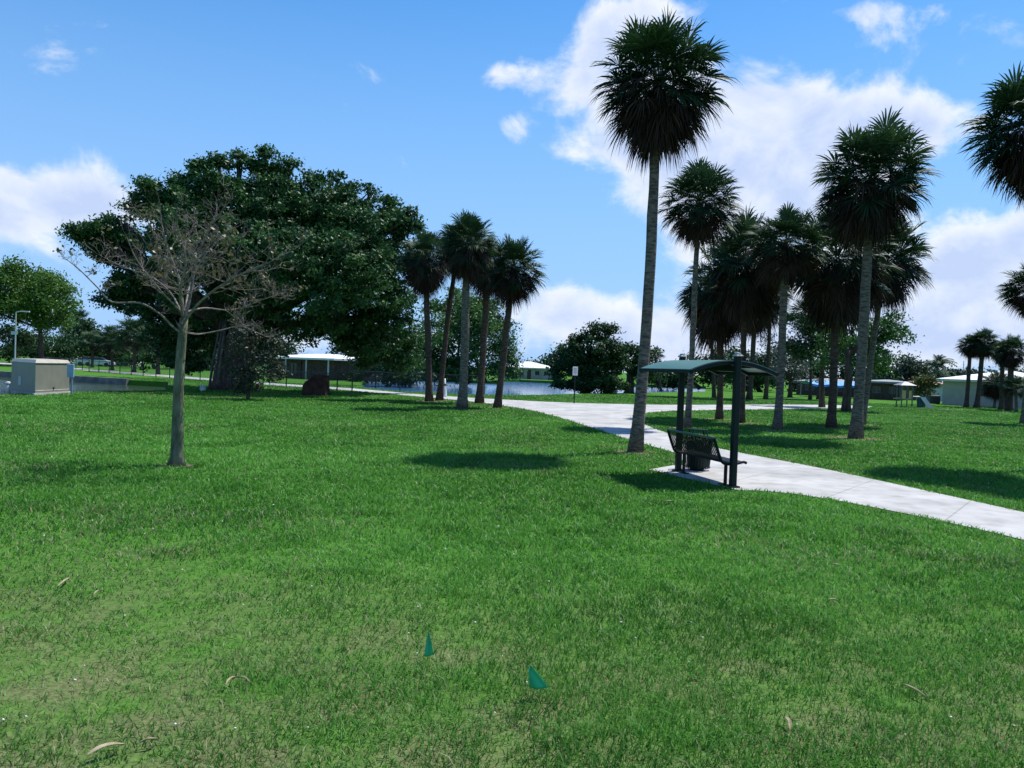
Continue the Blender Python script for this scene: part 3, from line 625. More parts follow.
tree('leafy_tree', 'smaller dark tree on a short trunk right of the domed tree at the lake', 'tree', 76, (629, 392), [(635, 362, 20, 14, 0), (650, 370, 16, 11, 0), (620, 358, 14, 12, 1), (640, 352, 12, 7, 0)], DARKG, BARK, .45, tuft=.65, nper=34, leaf=.28, dens=1.0, seed=52, trunk_top=(630, 372))
backtree((675, 385), 120, [(668, 372, 16, 12, 0), (690, 370, 18, 12, 0), (710, 368, 16, 12, 0), (730, 366, 14, 14, 0)], DARKG, 'row of dark distant foliage seen under the shelter roof', 53, leaf=.45, tuft=1.3)
backtree((535, 378), 190, [(552, 362, 10, 7, 0), (536, 363, 10, 5, 0), (560, 358, 9, 9, 0)], DARKG, 'distant trees on the far lake bank right of the white roofed lake house', 54, leaf=.7, tuft=2)
backtree((478, 378), 190, [(505, 371, 12, 5, 0)], DARKG, 'low distant shrub at the left end of the lake house', 55, leaf=.6, tuft=1.6)
tree('silver_tree', 'sparse silvery leaved tree right of the shelter roof beyond the side path', 'tree', 82, (790, 397), [(790, 362, 22, 16, 0), (800, 345, 18, 14, 0), (775, 350, 16, 18, 0), (805, 372, 14, 12, 0)], SILV, BARK, .25, tuft=.8, nper=26, leaf=.24, dens=.8, seed=61)
backtree((760, 392), 105, [(745, 365, 16, 18, 0), (770, 365, 16, 16, 0), (735, 378, 14, 10, 0), (760, 380, 20, 8, 0)], DARKG, 'dark backdrop tree between the grove trunks beyond the side path', 62, leaf=.42, tuft=1.2)
tree('leafy_tree', 'thick dark trunked tree with light green sprays showing right of the leaning palm', 'tree', 50, (846, 411), [(880, 328, 22, 14, 0), (895, 322, 18, 10, 0), (868, 350, 26, 22, 1), (850, 330, 30, 22, 1), (885, 360, 16, 14, 1), (905, 335, 8, 6, 0), (835, 350, 24, 18, 1)], MIDG, BARK, .28, tuft=.5, nper=26, leaf=.2, dens=.75, seed=63, trunk_top=(848, 350))
tree('dark_tree', 'dark dense tree between the silvery tree and the leaning palm trunks', 'tree', 56, (822, 405), [(805, 330, 26, 20, 0), (822, 312, 22, 22, 0), (830, 340, 26, 16, 0), (806, 350, 18, 10, 0)], DARKG, BARK, .2, tuft=.6, nper=28, leaf=.24, dens=.8, seed=64, trunk_top=(822, 352))
backtree((905, 396), 92, [(900, 372, 20, 14, 0), (918, 376, 16, 12, 0), (885, 378, 16, 14, 0), (908, 362, 10, 7, 0)], BLUEG, 'dark rounded tree behind the play structure', 65, leaf=.36, tuft=1.0)
backtree((926, 399), 72, [(922, 389, 9, 9, 0), (927, 382, 8, 8, 0), (917, 384, 6, 6, 0)], leaf_mat('yellowish_leaf', [(0, (.03, .05, .012)), (.6, (.08, .10, .02)), (1, (.26, .22, .05))], transl=.25), 'yellowish shrub between the play structure and the pale house', 66, leaf=.22, tuft=.5, name='shrub', cat='shrub', tr=.08)
backtree((955, 388), 150, [(945, 377, 18, 8, 0), (965, 378, 16, 8, 0), (985, 379, 14, 6, 0), (1010, 380, 20, 8, 0), (1040, 378, 20, 10, 0)], BLUEG, 'low dark treeline behind the white roofed house', 67, leaf=.6, tuft=1.6)
backtree((1080, 400), 120, [(1060, 380, 30, 18, 0), (1100, 378, 34, 22, 0)], MIDG, 'green tree beyond the right edge of the lawn', 68, leaf=.5, tuft=1.5)
backtree((-160, 352), 140, [(-160, 320, 60, 28, 0), (-90, 325, 40, 20, 0)], MIDG, 'green tree beyond the left edge of the lawn', 69, leaf=.5, tuft=1.6)
for i_, (bx, lobes_, D_, lb) in enumerate([
    ((700, 390), [(680, 372, 22, 14, 0), (715, 366, 22, 18, 0), (650, 378, 18, 9, 0)], 118, 'dark distant tree framed by the shelter posts'),
    ((790, 393), [(800, 368, 24, 18, 0), (830, 368, 22, 18, 0), (775, 372, 18, 14, 0)], 116, 'dark distant tree behind the blue canopy'),
    ((870, 396), [(862, 372, 18, 16, 0), (880, 368, 18, 16, 0)], 116, 'dark distant tree above the brown house'),
    ((350, 386), [(385, 366, 24, 15, 0), (412, 370, 22, 14, 0), (358, 370, 9, 12, 0)], 84, 'very dark low tree at the water between the fig and the left palm clump'),
    ((155, 368), [(150, 354, 26, 11, 0), (190, 357, 24, 11, 0)], 118, 'dark low distant tree on both sides of the bare trunk'),
    ((35, 358), [(28, 347, 30, 9, 0), (66, 350, 20, 9, 0)], 128, 'dark low distant foliage right behind the utility cabinet'),
    ((240, 370), [(225, 358, 26, 13, 0), (262, 362, 18, 9, 0)], 125, 'dark low distant tree behind the fig trunk'),
    ((120, 363), [(125, 352, 30, 11, 0), (95, 352, 18, 9, 0)], 140, 'dark low distant tree behind the low palms')]):
    backtree(bx, D_, lobes_, DARKG, lb, 80+i_, leaf=.42, tuft=1.2)
# ------------------------------------------------------------------ the bare tree
def bare_tree():
    D = P(176, 466).y; b = P(176, 466)
    root = empty('bare_tree', b, 'nearly leafless small tree with pale tangled branches on the left lawn', 'tree'); R = random.Random(12)
    q = lambda x, y, dd=0: A(x, y, D+dd)
    TB = mat('pale_tree_bark', (.075, .085, .048), (.20, .20, .135), rough=.9, scale=9, bump=.6, bscale=30, stretch=(1, 1, .35), spec=.15)
    MB().tube([b+Vector((0, 0, -.08)), q(177, 455), q(177.5, 420), q(179, 380), q(182, 340), q(184, 318)], [.20, .115, .098, .088, .078, .072], 14, wob=.03).build('trunk', TB, root, True)
    br = MB(); tips = []
    def grow(p, d, ln, r, lev):
        n = 5; pts = [p]; rr = [r]; c = p.copy(); dd = d.normalized()
        for i in range(n):
            dd = (dd+Vector((R.uniform(-1, 1), R.uniform(-1, 1), R.uniform(-.55, .9)))*(.20 if lev < 3 else .30)).normalized(); c = c+dd*ln/n; pts.append(c.copy()); rr.append(r*(1-.55*(i+1)/n))
        br.tube(pts, rr, 6 if lev < 3 else 4, cap=False)
        tips.append((c.copy(), dd.copy()))
        if lev >= 5 or (lev == 4 and R.random() < .35): return
        k = {0: 5, 1: 5, 2: 4, 3: 3, 4: 1}[lev]
        for j in range(k):
            i = R.randint(1, n) if lev else R.randint(2, n); a = pts[i]
            s = Vector((R.uniform(-1, 1), R.uniform(-1, 1), R.uniform(-.45, 1.0)))
            nd = (dd*.55+s*.75).normalized(); grow(a, nd, ln*R.uniform(.45, .72), max(.0035, rr[i]*R.uniform(.5, .7)), lev+1)
    def limb(pts, r, sub=7, l0=.85):
        r *= .56; pts = [q(*p) for p in pts]; k = len(pts); rr = [r*(1-.62*i/(k-1)) for i in range(k)]
        br.tube(catmull(pts, 4), [rr[0]+(rr[-1]-rr[0])*i/(4*(k-1)) for i in range(4*(k-1)+1)], 8, cap=False)
        for j in range(sub):
            t = R.uniform(.25, 1)*(k-1); i = min(int(t), k-2); a = pts[i].lerp(pts[i+1], t-i); d = (pts[i+1]-pts[i]).normalized()
            s = Vector((R.uniform(-1.3, 1.3), R.uniform(-1.2, 1.2), R.uniform(-.4, .7))); grow(a, d*.5+s*.8, l0*R.uniform(.45, .85), rr[i]*.42, 2)
        grow(pts[-1], pts[-1]-pts[-2], l0*.45, rr[-1]*.8, 3)
    limb([(184, 320), (182, 300), (178, 275), (168, 250), (162, 225)], .055, 9)
    limb([(184, 322), (190, 296), (196, 262), (206, 235), (214, 218)], .060, 10)
    limb([(184, 322), (200, 302, -.3), (222, 285, -.6), (246, 272, -.9), (270, 262, -1.0)], .05, 9)
    limb([(183, 335), (172, 326, -.2), (160, 314, -.3), (140, 303, -.4), (112, 302, -.5), (98, 288, -.6), (80, 270, -.6), (70, 262, -.6)], .04, 5, .45)
    limb([(184, 332), (200, 334, .2), (222, 330, .3), (240, 326, .4), (256, 332, .4)], .03, 8, .55)
    limb([(184, 318), (170, 292, .4), (150, 276, .7), (132, 270, .9), (112, 262, 1.0)], .035, 8, .6)
    limb([(186, 312), (205, 308, .5), (232, 310, .8), (262, 300, 1.0), (284, 292, 1.1)], .035, 9, .6)
    limb([(183, 318), (180, 290, -.8), (186, 262, -1.2), (180, 235, -1.4)], .045, 9)
    limb([(185, 316), (190, 285, .9), (205, 255, 1.3), (226, 232, 1.4)], .045, 9)
    limb([(183, 314), (160, 290, -.9), (138, 262, -1.2), (128, 240, -1.3)], .035, 7)
    br.build('branches', mat('pale_twig', (.13, .105, .095), (.27, .23, .21), rough=.9, scale=12, spec=.15), root, True)
    # the few leaves that are left
    sel = [t for t in tips if R.random() < .10 and (t[0].z > 2.9 or t[0].x < b.x-1.2)]
    C = np.array([tuple(t[0]) for t in sel]); O = np.array([tuple(t[1]) for t in sel])
    V, Fq, v = leafcloud(C, np.full(len(C), .09), O, 5, .075, 8, .6)
    me = np_mesh('leaves', V-np.array(b), Fq, v, leaf_mat('olive_leaf', [(0, (.05, .05, .025)), (.5, (.10, .095, .04)), (1, (.17, .13, .06))], transl=.3)); link('leaves', me, root)
bare_tree()
# ------------------------------------------------------------------ park shelter
TEAL = mat('dark_green_paint', (.004, .012, .012), (.006, .017, .016), rough=.55, scale=2, spec=.2)
def roof_mat():
    m, nt = new_mat('teal_panel'); L = nt.links
    out = N(nt, 'ShaderNodeOutputMaterial'); b = N(nt, 'ShaderNodeBsdfPrincipled'); b.inputs['Base Color'].default_value = (.07, .21, .18, 1); b.inputs['Roughness'].default_value = .42
    t = N(nt, 'ShaderNodeBsdfTranslucent'); t.inputs['Color'].default_value = (.5, .6, .58, 1); mx = N(nt, 'ShaderNodeMixShader'); mx.inputs[0].default_value = .22
    tcx = N(nt, 'ShaderNodeTexCoord'); nz = N(nt, 'ShaderNodeTexNoise'); nz.inputs['Scale'].default_value = 3; L.new(tcx.outputs['Object'], nz.inputs['Vector'])
    r = N(nt, 'ShaderNodeValToRGB'); e = r.color_ramp.elements; e[0].color = (.055, .165, .15, 1); e[1].color = (.075, .205, .19, 1); L.new(nz.outputs['Fac'], r.inputs[0]); L.new(r.outputs[0], b.inputs['Base Color'])
    L.new(b.outputs[0], mx.inputs[1]); L.new(t.outputs[0], mx.inputs[2]); L.new(mx.outputs[0], out.inputs[0]); return m
ROOF = roof_mat()
pf = P(732.5, 488); pr = P(678, 472)
ax = (pr-pf); AXL = ax.length; ax.normalize(); rt = Vector((ax.y, -ax.x, 0))      # rt: to the path side
def SH(a, s, z): return pf+ax*a+rt*s+Vector((0, 0, z))                             # along, sideways, up
sh = empty('park_shelter', pf, 'dark green park shelter with curved teal roof standing on a concrete pad by the path', 'shelter')
rz = math.atan2(ax.y, ax.x)
HP = 2.32
for a in (0, AXL):
    mb = MB(); mb.box(SH(a, 0, HP/2+.02), (.11, .11, HP), rz, bev=.012); mb.box(SH(a, 0, .03), (.19, .19, .025), rz)
    po = mb.build('post', TEAL, sh)
    cp = MB(); cp.box(SH(a, 0, HP+.035), (.145, .145, .03), rz, bev=.008); cp.tube([SH(a, 0, HP+.05), SH(a, 0, HP+.085), SH(a, 0, HP+.1)], [.07, .05, .01], 10); cp.build('post_cap', mat('pale_cap', (.16, .2, .2), (.22, .27, .27), rough=.4), po)
HWF, RISE, EAVE = .86, .19, 2.06
def arc(s): return EAVE+RISE*(1-(s/HWF)**2)
ov = -.10; ovf = .10; nseg = 16
for side, nm in ((-1, 'roof_panel'), (1, 'roof_panel')):
    mb = MB()
    ss = [side*HWF*k/10 for k in range(11)]
    top = [SH(a, s, arc(s)+.03) for a in (-ov, AXL+ovf) for s in ss]; bot = [SH(a, s, arc(s)+.015) for a in (-ov, AXL+ovf) for s in ss]
    n = 11; fs = [(k, k+1, n+k+1, n+k) for k in range(10)]
    fs2 = [(2*n+n+k, 2*n+n+k+1, 2*n+k+1, 2*n+k) for k in range(10)]
    ed = [(k+1, k, 2*n+k, 2*n+k+1) for k in range(10)]+[(n+k, n+k+1, 3*n+k+1, 3*n+k) for k in range(10)]+[(10, n+10, 3*n+10, 2*n+10)]
    mb.add(top+bot, fs+fs2+ed); mb.build(nm, ROOF, sh)
for a in (-ov, AXL*.5, AXL+ovf):
    mb = MB(); ss = [-HWF+2*HWF*k/nseg for k in range(nseg+1)]
    for k in range(nseg):
        p0, p1 = ss[k], ss[k+1]
        q = [SH(a+da, s, arc(s)+dz) for da in (-.03, .03) for s in (p0, p1) for dz in (-.055, .012)]
        mb.add(q, [(0, 1, 3, 2), (4, 6, 7, 5), (0, 4, 5, 1), (2, 3, 7, 6), (0, 2, 6, 4), (1, 5, 7, 3)])
    mb.build('rib', TEAL, sh)
for s in (-HWF, HWF):
    mb = MB(); mb.box(SH(AXL/2+(ovf-ov)/2, s*1.012, EAVE-.01), (AXL+ov+ovf+.04, .04, .06), rz); mb.build('eave_rail', TEAL, sh)
mb = MB(); mb.box(SH(AXL/2, 0, EAVE+RISE-.12), (AXL-.16, .08, .10), rz)
mb.build('ridge_beam', TEAL, sh)
for s in (-.43, .43):
    mb = MB(); mb.box(SH(AXL/2+(ovf-ov)/2, s, arc(s)-.03), (AXL+ov+ovf-.08, .04, .05), rz); mb.build('purlin', TEAL, sh)
# bench with perforated back
def perf_mat():
    m, nt = new_mat('perforated_steel'); L = nt.links
    out = N(nt, 'ShaderNodeOutputMaterial'); b = N(nt, 'ShaderNodeBsdfPrincipled'); b.inputs['Base Color'].default_value = (.006, .010, .011, 1); b.inputs['Roughness'].default_value = .6; b.inputs['Specular IOR Level'].default_value = .15
    t = N(nt, 'ShaderNodeBsdfTransparent'); mx = N(nt, 'ShaderNodeMixShader'); tcx = N(nt, 'ShaderNodeTexCoord')
    v = N(nt, 'ShaderNodeTexVoronoi'); v.inputs['Scale'].default_value = 55; v.inputs['Randomness'].default_value = 0; L.new(tcx.outputs['Object'], v.inputs['Vector'])
    r = N(nt, 'ShaderNodeMath', operation='LESS_THAN'); r.inputs[1].default_value = .43; L.new(v.outputs['Distance'], r.inputs[0]); L.new(r.outputs[0], mx.inputs[0])
    L.new(b.outputs[0], mx.inputs[1]); L.new(t.outputs[0], mx.inputs[2]); L.new(mx.outputs[0], out.inputs[0]); return m
PERF = perf_mat()
BA0, BA1, BS = .12, 1.98, -.17
bn = empty('bench', SH(BA0, BS, 0), 'dark metal bench with perforated reclined back under the shelter roof', 'bench')
# profile: back top leans to the lawn side, seat reaches to the path side
prof = [(-.16, .86), (-.10, .70), (-.02, .50), (.04, .43), (.14, .41), (.30, .42), (.44, .45), (.50, .43)]
def strip(mb, pr_, a0, a1, th):
    for k in range(len(pr_)-1):
        (s0, z0), (s1, z1) = pr_[k], pr_[k+1]; q = []
        for a in (a0, a1):
            for s, z in ((s0, z0), (s1, z1)):
                q += [SH(a, BS+s, z), SH(a, BS+s, z+th)]
        mb.add(q, [(0, 2, 3, 1), (4, 5, 7, 6), (0, 4, 6, 2), (1, 3, 7, 5), (0, 1, 5, 4), (2, 6, 7, 3)])
mb = MB(); strip(mb, prof[:4], BA0+.03, BA1-.03, .006); mb.build('backrest', PERF, bn)
mb = MB(); strip(mb, prof[3:], BA0+.03, BA1-.03, .012); mb.build('seat', TEAL, bn)
mb = MB(); mb.tube([SH(BA0, BS-.16, .87), SH(BA1, BS-.16, .87)], .022, 8); mb.build('top_rail', mat('green_rail', (.012, .05, .045), (.018, .065, .06), rough=.3), bn)
for a in (BA0, BA1):
    mb = MB(); mb.tube(catmull([SH(a, BS+s, z) for s, z in prof], 3), .026, 8); mb.tube([SH(a, BS-.03, .5), SH(a, BS+.12, .64), SH(a, BS+.36, .66), SH(a, BS+.50, .60), SH(a, BS+.50, .45)], .018, 7) if a == BA1 else None
    mb.build('side_frame', TEAL, bn)
    mb = MB(); mb.tube([SH(a+(.12 if a == BA0 else -.12), BS+.16, .015), SH(a+(.12 if a == BA0 else -.12), BS+.16, .42)], .032, 8); mb.box(SH(a+(.12 if a == BA0 else -.12), BS+.16, .022), (.3, .12, .014), rz); mb.build('leg', TEAL, bn)
# litter bin
bc_ = P(696.5, 470.5); bc_ = Vector((bc_.x, bc_.y, 0))
bi = empty('litter_bin', bc_, 'round dark green slatted litter bin behind the shelter bench', 'litter bin')
mb = MB()
for k in range(30):
    a = 2*math.pi*k/30; c = Vector((math.cos(a), math.sin(a), 0)); t = Vector((-c.y, c.x, 0))
    pts = [(.26, .06), (.285, .30), (.30, .56), (.34, .67)]
    for (r0, z0), (r1, z1) in zip(pts, pts[1:]):
        mb.add([bc_+c*r0-t*.018+Vector((0, 0, z0)), bc_+c*r0+t*.018+Vector((0, 0, z0)), bc_+c*r1+t*.018+Vector((0, 0, z1)), bc_+c*r1-t*.018+Vector((0, 0, z1))], [(0, 1, 2, 3)])
for r, z in ((.268, .08), (.292, .35), (.304, .55), (.345, .675)):
    pts = [bc_+Vector((math.cos(2*math.pi*k/24)*r, math.sin(2*math.pi*k/24)*r, z)) for k in range(25)]; mb.tube(pts, .012, 5)
mb.build('basket', mat('bin_green', (.005, .020, .017), (.008, .028, .023), rough=.5, spec=.2), bi)
MB().tube([bc_+Vector((0, 0, .07)), bc_+Vector((0, 0, .62))], [.2, .235], 20).build('liner', mat('black_liner', (.01, .01, .012), rough=.5), bi, True)
mb = MB(); mb.tube([bc_+Vector((0, 0, .85)), bc_+Vector((0, 0, .865)), bc_+Vector((0, 0, .88))], [.21, .20, .03], 20)
for k in range(4):
    a = math.pi/4+k*math.pi/2; mb.tube([bc_+Vector((math.cos(a)*.27, math.sin(a)*.27, .66)), bc_+Vector((math.cos(a)*.18, math.sin(a)*.18, .86))], .012, 5)
mb.build('rain_hood', mat('hood_green', (.008, .03, .026), (.012, .04, .035), rough=.8, spec=.05), bi, True)
MB().tube([bc_+Vector((0, 0, .015)), bc_+Vector((0, 0, .07))], [.16, .12], 16).build('foot', TEAL, bi)
# ------------------------------------------------------------------ sign by the lake
sb = P(574, 403.5); Ds = sb.y; k = pxm(Ds)
sg = empty('sign_post', sb, 'small white rectangular sign on a thin dark post beside the path junction', 'sign')
tp = A(574.5, 366, Ds)
MB().tube([sb+Vector((0, 0, -.1)), Vector((sb.x, sb.y, tp.z))], .035, 8).build('post', TEAL, sg)
c = A(574.5, 371, Ds)
MB().box((sb.x, sb.y-.05, c.z), (.30, .02, .52), bev=.006).build('sign_panel', mat('sign_white', (.72, .74, .78), (.8, .82, .84), scale=1), sg)
mb = MB()
for i, (wd_, zz) in enumerate(((.20, .16), (.16, .10), (.22, .03), (.18, -.04), (.21, -.11), (.12, -.18))): mb.box((sb.x, sb.y-.0635, c.z+zz), (wd_, .004, .026))
mb.build('notice_lines', mat('grey_ink', (.12, .12, .14), scale=2), sg)
# ------------------------------------------------------------------ utility cabinet and pedestal
a_ = P(35, 395.5); b_ = P(69, 393.4); c_ = P(11, 391.5); d_ = b_+(c_-a_)
ub = empty('utility_cabinet', a_, 'large tan and grey utility cabinet with pale top on a concrete pad at the left', 'utility cabinet')
ctr = (a_+b_+c_+d_)/4; ring = [a_, b_, d_, c_]; grow_ = lambda s: [ctr+(p-ctr)*s for p in ring]
MB().prism(grow_(1.10), -.05, .10).build('concrete_pad', mat('pad_concrete', (.30, .30, .29), (.40, .40, .38), scale=4, rough=.9), ub)
H_ = 36*pxm(a_.y)
MB().prism(grow_(1.0), .105, H_*.90, None).build('body', mat('tan_panel', (.175, .18, .155), (.21, .21, .18), scale=2, rough=.5), ub)
MB().prism(grow_(1.03), H_*.905, H_, [ctr+(p-ctr)*.93 for p in ring]).build('lid', mat('pale_lid', (.36, .34, .29), (.42, .40, .34), scale=2, rough=.5), ub)
un = (c_-a_).normalized(); lf_n = Vector((un.y, -un.x, 0)); lf_n = -lf_n if lf_n.dot(ctr-a_) > 0 else lf_n
mb = MB(); p = a_+(c_-a_)*.62+lf_n*.012; ang = math.atan2(un.y, un.x); mb.box((p.x, p.y, H_*.36), (.42, .02, .40), ang); mb.build('vent_panel', mat('vent_grey', (.42, .45, .48), scale=4), ub)
mb = MB(); un2 = (b_-a_).normalized(); fr_n = Vector((un2.y, -un2.x, 0)); p = a_+(b_-a_)*.52+fr_n*.02; mb.box((p.x, p.y, .30), (.12, .04, .10), math.atan2(un2.y, un2.x), bev=.01); mb.build('latch', mat('dark_latch', (.05, .05, .05), rough=.4), ub)
mb = MB(); p = a_+(b_-a_)*.5+fr_n*.006; mb.box((p.x, p.y, .21), ((b_-a_).length*.99, .012, .03), math.atan2(un2.y, un2.x)); mb.build('base_strip', mat('pale_strip', (.45, .42, .36), scale=3), ub)
pd = P(71.5, 395.2); pe = empty('service_pedestal', pd, 'slim blue grey electric meter post at the right side of the cabinet', 'utility post')
MB().tube([pd+Vector((0, 0, -.05)), pd+Vector((0, 0, 1.25))], .045, 8).build('post', mat('blue_grey_metal', (.16, .22, .30), (.2, .27, .36), rough=.4), pe)
MB().box(pd+Vector((-.02, -.08, 1.15)), (.28, .16, .62), .3, bev=.015).build('meter_box', mat('blue_box', (.20, .30, .46), (.26, .37, .54), rough=.4), pe)
pv = P(8, 393.5); pp = empty('vent_pipe', pv, 'short white capped pipe standing at the left end of the cabinet', 'pipe')
MB().tube([pv+Vector((0, 0, -.05)), pv+Vector((0, 0, .45))], .09, 12).build('pipe', mat('white_pipe', (.5, .52, .52), (.62, .62, .6), rough=.5), pp, True)
MB().tube([pv+Vector((0, 0, .45)), pv+Vector((0, 0, .52)), pv+Vector((0, 0, .56))], [.13, .12, .05], 12).build('cap', MATS['white_pipe'], pp)
# seawall along the far side of the canal
sw = [P(129, 385.05, -.4), P(72, 381.6, -.4), P(8, 377, -.4), P(-120, 368, -.4)]
mb = MB(); f0, b0_ = [], []
for i_, p in enumerate(sw):
    d0 = (sw[min(i_+1, 3)]-sw[max(i_-1, 0)]).normalized(); nn = Vector((d0.y, -d0.x, 0))
    if nn.y > 0: nn = -nn
    f0.append(p+nn*.25); b0_.append(p-nn*.12)
vs_ = []
for a, b in zip(f0, b0_): vs_ += [Vector((a.x, a.y, -.8)), Vector((a.x, a.y, .10)), Vector((b.x, b.y, .10)), Vector((b.x, b.y, -.8))]
mb.add(vs_, [(i_*4+j_, i_*4+(j_+1) % 4, i_*4+4+(j_+1) % 4, i_*4+4+j_) for i_ in range(3) for j_ in range(4)]+[(3, 2, 1, 0), (12, 13, 14, 15)])
tag(mb.build('seawall', mat('seawall_concrete', (.12, .12, .11), (.24, .24, .22), scale=1.5, rough=.9), loc=sw[0]), 'weathered concrete seawall along the far side of the canal behind the cabinet', 'seawall')
# ------------------------------------------------------------------ chain-link fence
def fence(pts, label, H=1.25, step=3.0):
    W_ = [P(x, y) for x, y in pts]; root = empty('chain_link_fence', W_[0], label, 'fence')
    BL = mat('black_vinyl', (.008, .012, .012), (.014, .02, .02), rough=.5)
    m, nt = (MATS.get('chain_mesh'), None)
    if m is None:
        m, nt = new_mat('chain_mesh'); L = nt.links
        out = N(nt, 'ShaderNodeOutputMaterial'); b = N(nt, 'ShaderNodeBsdfPrincipled'); b.inputs['Base Color'].default_value = (.012, .018, .018, 1)
        t = N(nt, 'ShaderNodeBsdfTransparent'); mx = N(nt, 'ShaderNodeMixShader'); tcx = N(nt, 'ShaderNodeTexCoord'); sp = N(nt, 'ShaderNodeSeparateXYZ'); L.new(tcx.outputs['UV'], sp.inputs[0])
        def MM(op, a, c=0.0):
            q = N(nt, 'ShaderNodeMath', operation=op)
            for i, z in enumerate((a, c)):
                if isinstance(z, float): q.inputs[i].default_value = z
                else: L.new(z, q.inputs[i])
            return q.outputs[0]
        u1 = MM('FRACT', MM('MULTIPLY', MM('ADD', sp.outputs[0], sp.outputs[1]), 14.0)); u2 = MM('FRACT', MM('MULTIPLY', MM('SUBTRACT', sp.outputs[0], sp.outputs[1]), 14.0))
        L.new(MM('MAXIMUM', MM('LESS_THAN', u1, .13), MM('LESS_THAN', u2, .13)), mx.inputs[0])
        L.new(t.outputs[0], mx.inputs[1]); L.new(b.outputs[0], mx.inputs[2]); L.new(mx.outputs[0], out.inputs[0]); MATS['chain_mesh'] = m
    me_ = []; d = 0; vs_, fs_, uvs = [], [], []
    for a, b in zip(W_, W_[1:]):
        n = max(1, round((b-a).length/step))
        for i in range(n+(1 if b is W_[-1] else 0)):
            p = a.lerp(b, i/n); MB().tube([p+Vector((0, 0, -.1)), p+Vector((0, 0, H+.05))], .045, 6).build('post', BL, root)
        k = len(vs_); l = (b-a).length
        vs_ += [a+Vector((0, 0, .04)), b+Vector((0, 0, .04)), b+Vector((0, 0, H)), a+Vector((0, 0, H))]; fs_.append((k, k+1, k+2, k+3)); uvs += [(d, 0), (d+l, 0), (d+l, H), (d, H)]; d += l
    MB().tube([p+Vector((0, 0, H)) for p in W_], .028, 6).build('top_rail', BL, root)
    mb = MB(); mb.add(vs_, fs_); o = mb.build('mesh_panel', m, root); uvl = o.data.uv_layers.new(name='UVMap')
    for i, q in enumerate(uvs): uvl.data[i].uv = q
fence([(89, 371.8), (143, 376), (200, 381), (263, 386.2), (337, 391.4), (352, 392)], 'low black chain-link fence running along the path behind the fig tree', 1.2, 3.0)
fence([(-60, 360), (20, 362.2), (89, 370.5)], 'black chain-link fence farther back at the far left behind the cabinet', 1.2, 4.0)
fence([(352, 386), (400, 389.2), (440, 391.4), (484, 393.4)], 'dark chain-link fence at the water behind the left palm clump', 1.3, 3.0)
# ------------------------------------------------------------------ houses
def house(name, label, A0, A1, depth, wall_h, roof_h, wall_m, roof_m, windows=(), doors=(), over=.5, hip=True, flat=False, group='single storey houses round the park', name2='roof'):
    """A0, A1: front base corners (world), depth backwards"""
    root = empty(name, A0, label, 'house', group); d = (A1-A0); Ln = d.length; d.normalize(); n = Vector((-d.y, d.x, 0))
    if n.y < 0: n = -n
    Q = lambda u, v, z: A0+d*u+n*v+Vector((0, 0, z)); ang = math.atan2(d.y, d.x)
    # the wall has real openings: piers between the windows
    ops = sorted([(u0, u1, z0, z1) for u0, u1, z0, z1 in windows]+[(u0, u1, 0, z1) for u0, u1, z1 in doors])
    mb = MB(); x = 0
    def bx(u0, u1, v0, v1, z0, z1):
        if u1-u0 > .01 and z1-z0 > .01: mb.box(Q((u0+u1)/2, (v0+v1)/2, (z0+z1)/2), (u1-u0, v1-v0, z1-z0), ang)
    for (u0, u1, z0, z1) in ops:
        bx(x, u0, 0, .2, -.1, wall_h); bx(u0, u1, 0, .2, -.1 if z0 else -.1, z0 if z0 else -.02); bx(u0, u1, 0, .2, z1, wall_h); x = u1
    bx(x, Ln, 0, .2, -.1, wall_h); bx(0, .2, .2, depth, -.1, wall_h); bx(Ln-.2, Ln, .2, depth, -.1, wall_h); bx(.2, Ln-.2, depth-.2, depth, -.1, wall_h)
    mb.build('wall', wall_m, root)
    GLS = mat('dark_glass', (.02, .03, .04), (.03, .04, .05), rough=.1, spec=.6); FR = mat('grey_frame', (.16, .16, .16), scale=3)
    for (u0, u1, z0, z1) in windows:
        mb = MB(); t = .06
        for q in ((u0, u1, z0, z0+t), (u0, u1, z1-t, z1), (u0, u0+t, z0+t, z1-t), (u1-t, u1, z0+t, z1-t), ((u0+u1)/2-t/2, (u0+u1)/2+t/2, z0+t, z1-t)):
            mb.box(Q((q[0]+q[1])/2, .08, (q[2]+q[3])/2), (q[1]-q[0], .07, q[3]-q[2]), ang)
        w_ = mb.build('window', FR, root); gp = MB().box(Q((u0+u1)/2, .13, (z0+z1)/2), (u1-u0-.02, .015, z1-z0-.02), ang).build('pane', GLS, w_)
    for (u0, u1, z1) in doors:
        MB().box(Q((u0+u1)/2, .12, z1/2), (u1-u0-.02, .06, z1-.01), ang).build('door', mat('dark_door', (.05, .04, .035), (.08, .06, .05), rough=.6), root)
    o = over; z = wall_h
    mb = MB(); e = [Q(-o, -o, z), Q(Ln+o, -o, z), Q(Ln+o, depth+o, z), Q(-o, depth+o, z)]; f = [p+Vector((0, 0, .2)) for p in e]
    if flat: mb.add(e+f, [(3, 2, 1, 0), (4, 5, 6, 7), (0, 1, 5, 4), (1, 2, 6, 5), (2, 3, 7, 6), (3, 0, 4, 7)])
    else:
        hx = depth/2 if hip else -o; r0 = Q(min(hx, Ln*.45), depth/2, z+.2+roof_h); r1 = Q(max(Ln-hx, Ln*.55), depth/2, z+.2+roof_h)
        mb.add(e+f+[r0, r1], [(3, 2, 1, 0), (0, 1, 5, 4), (1, 2, 6, 5), (2, 3, 7, 6), (3, 0, 4, 7), (4, 5, 9, 8), (6, 7, 8, 9), (5, 6, 9), (7, 4, 8)])
    mb.build('roof', roof_m, root)
    return root, Q, ang
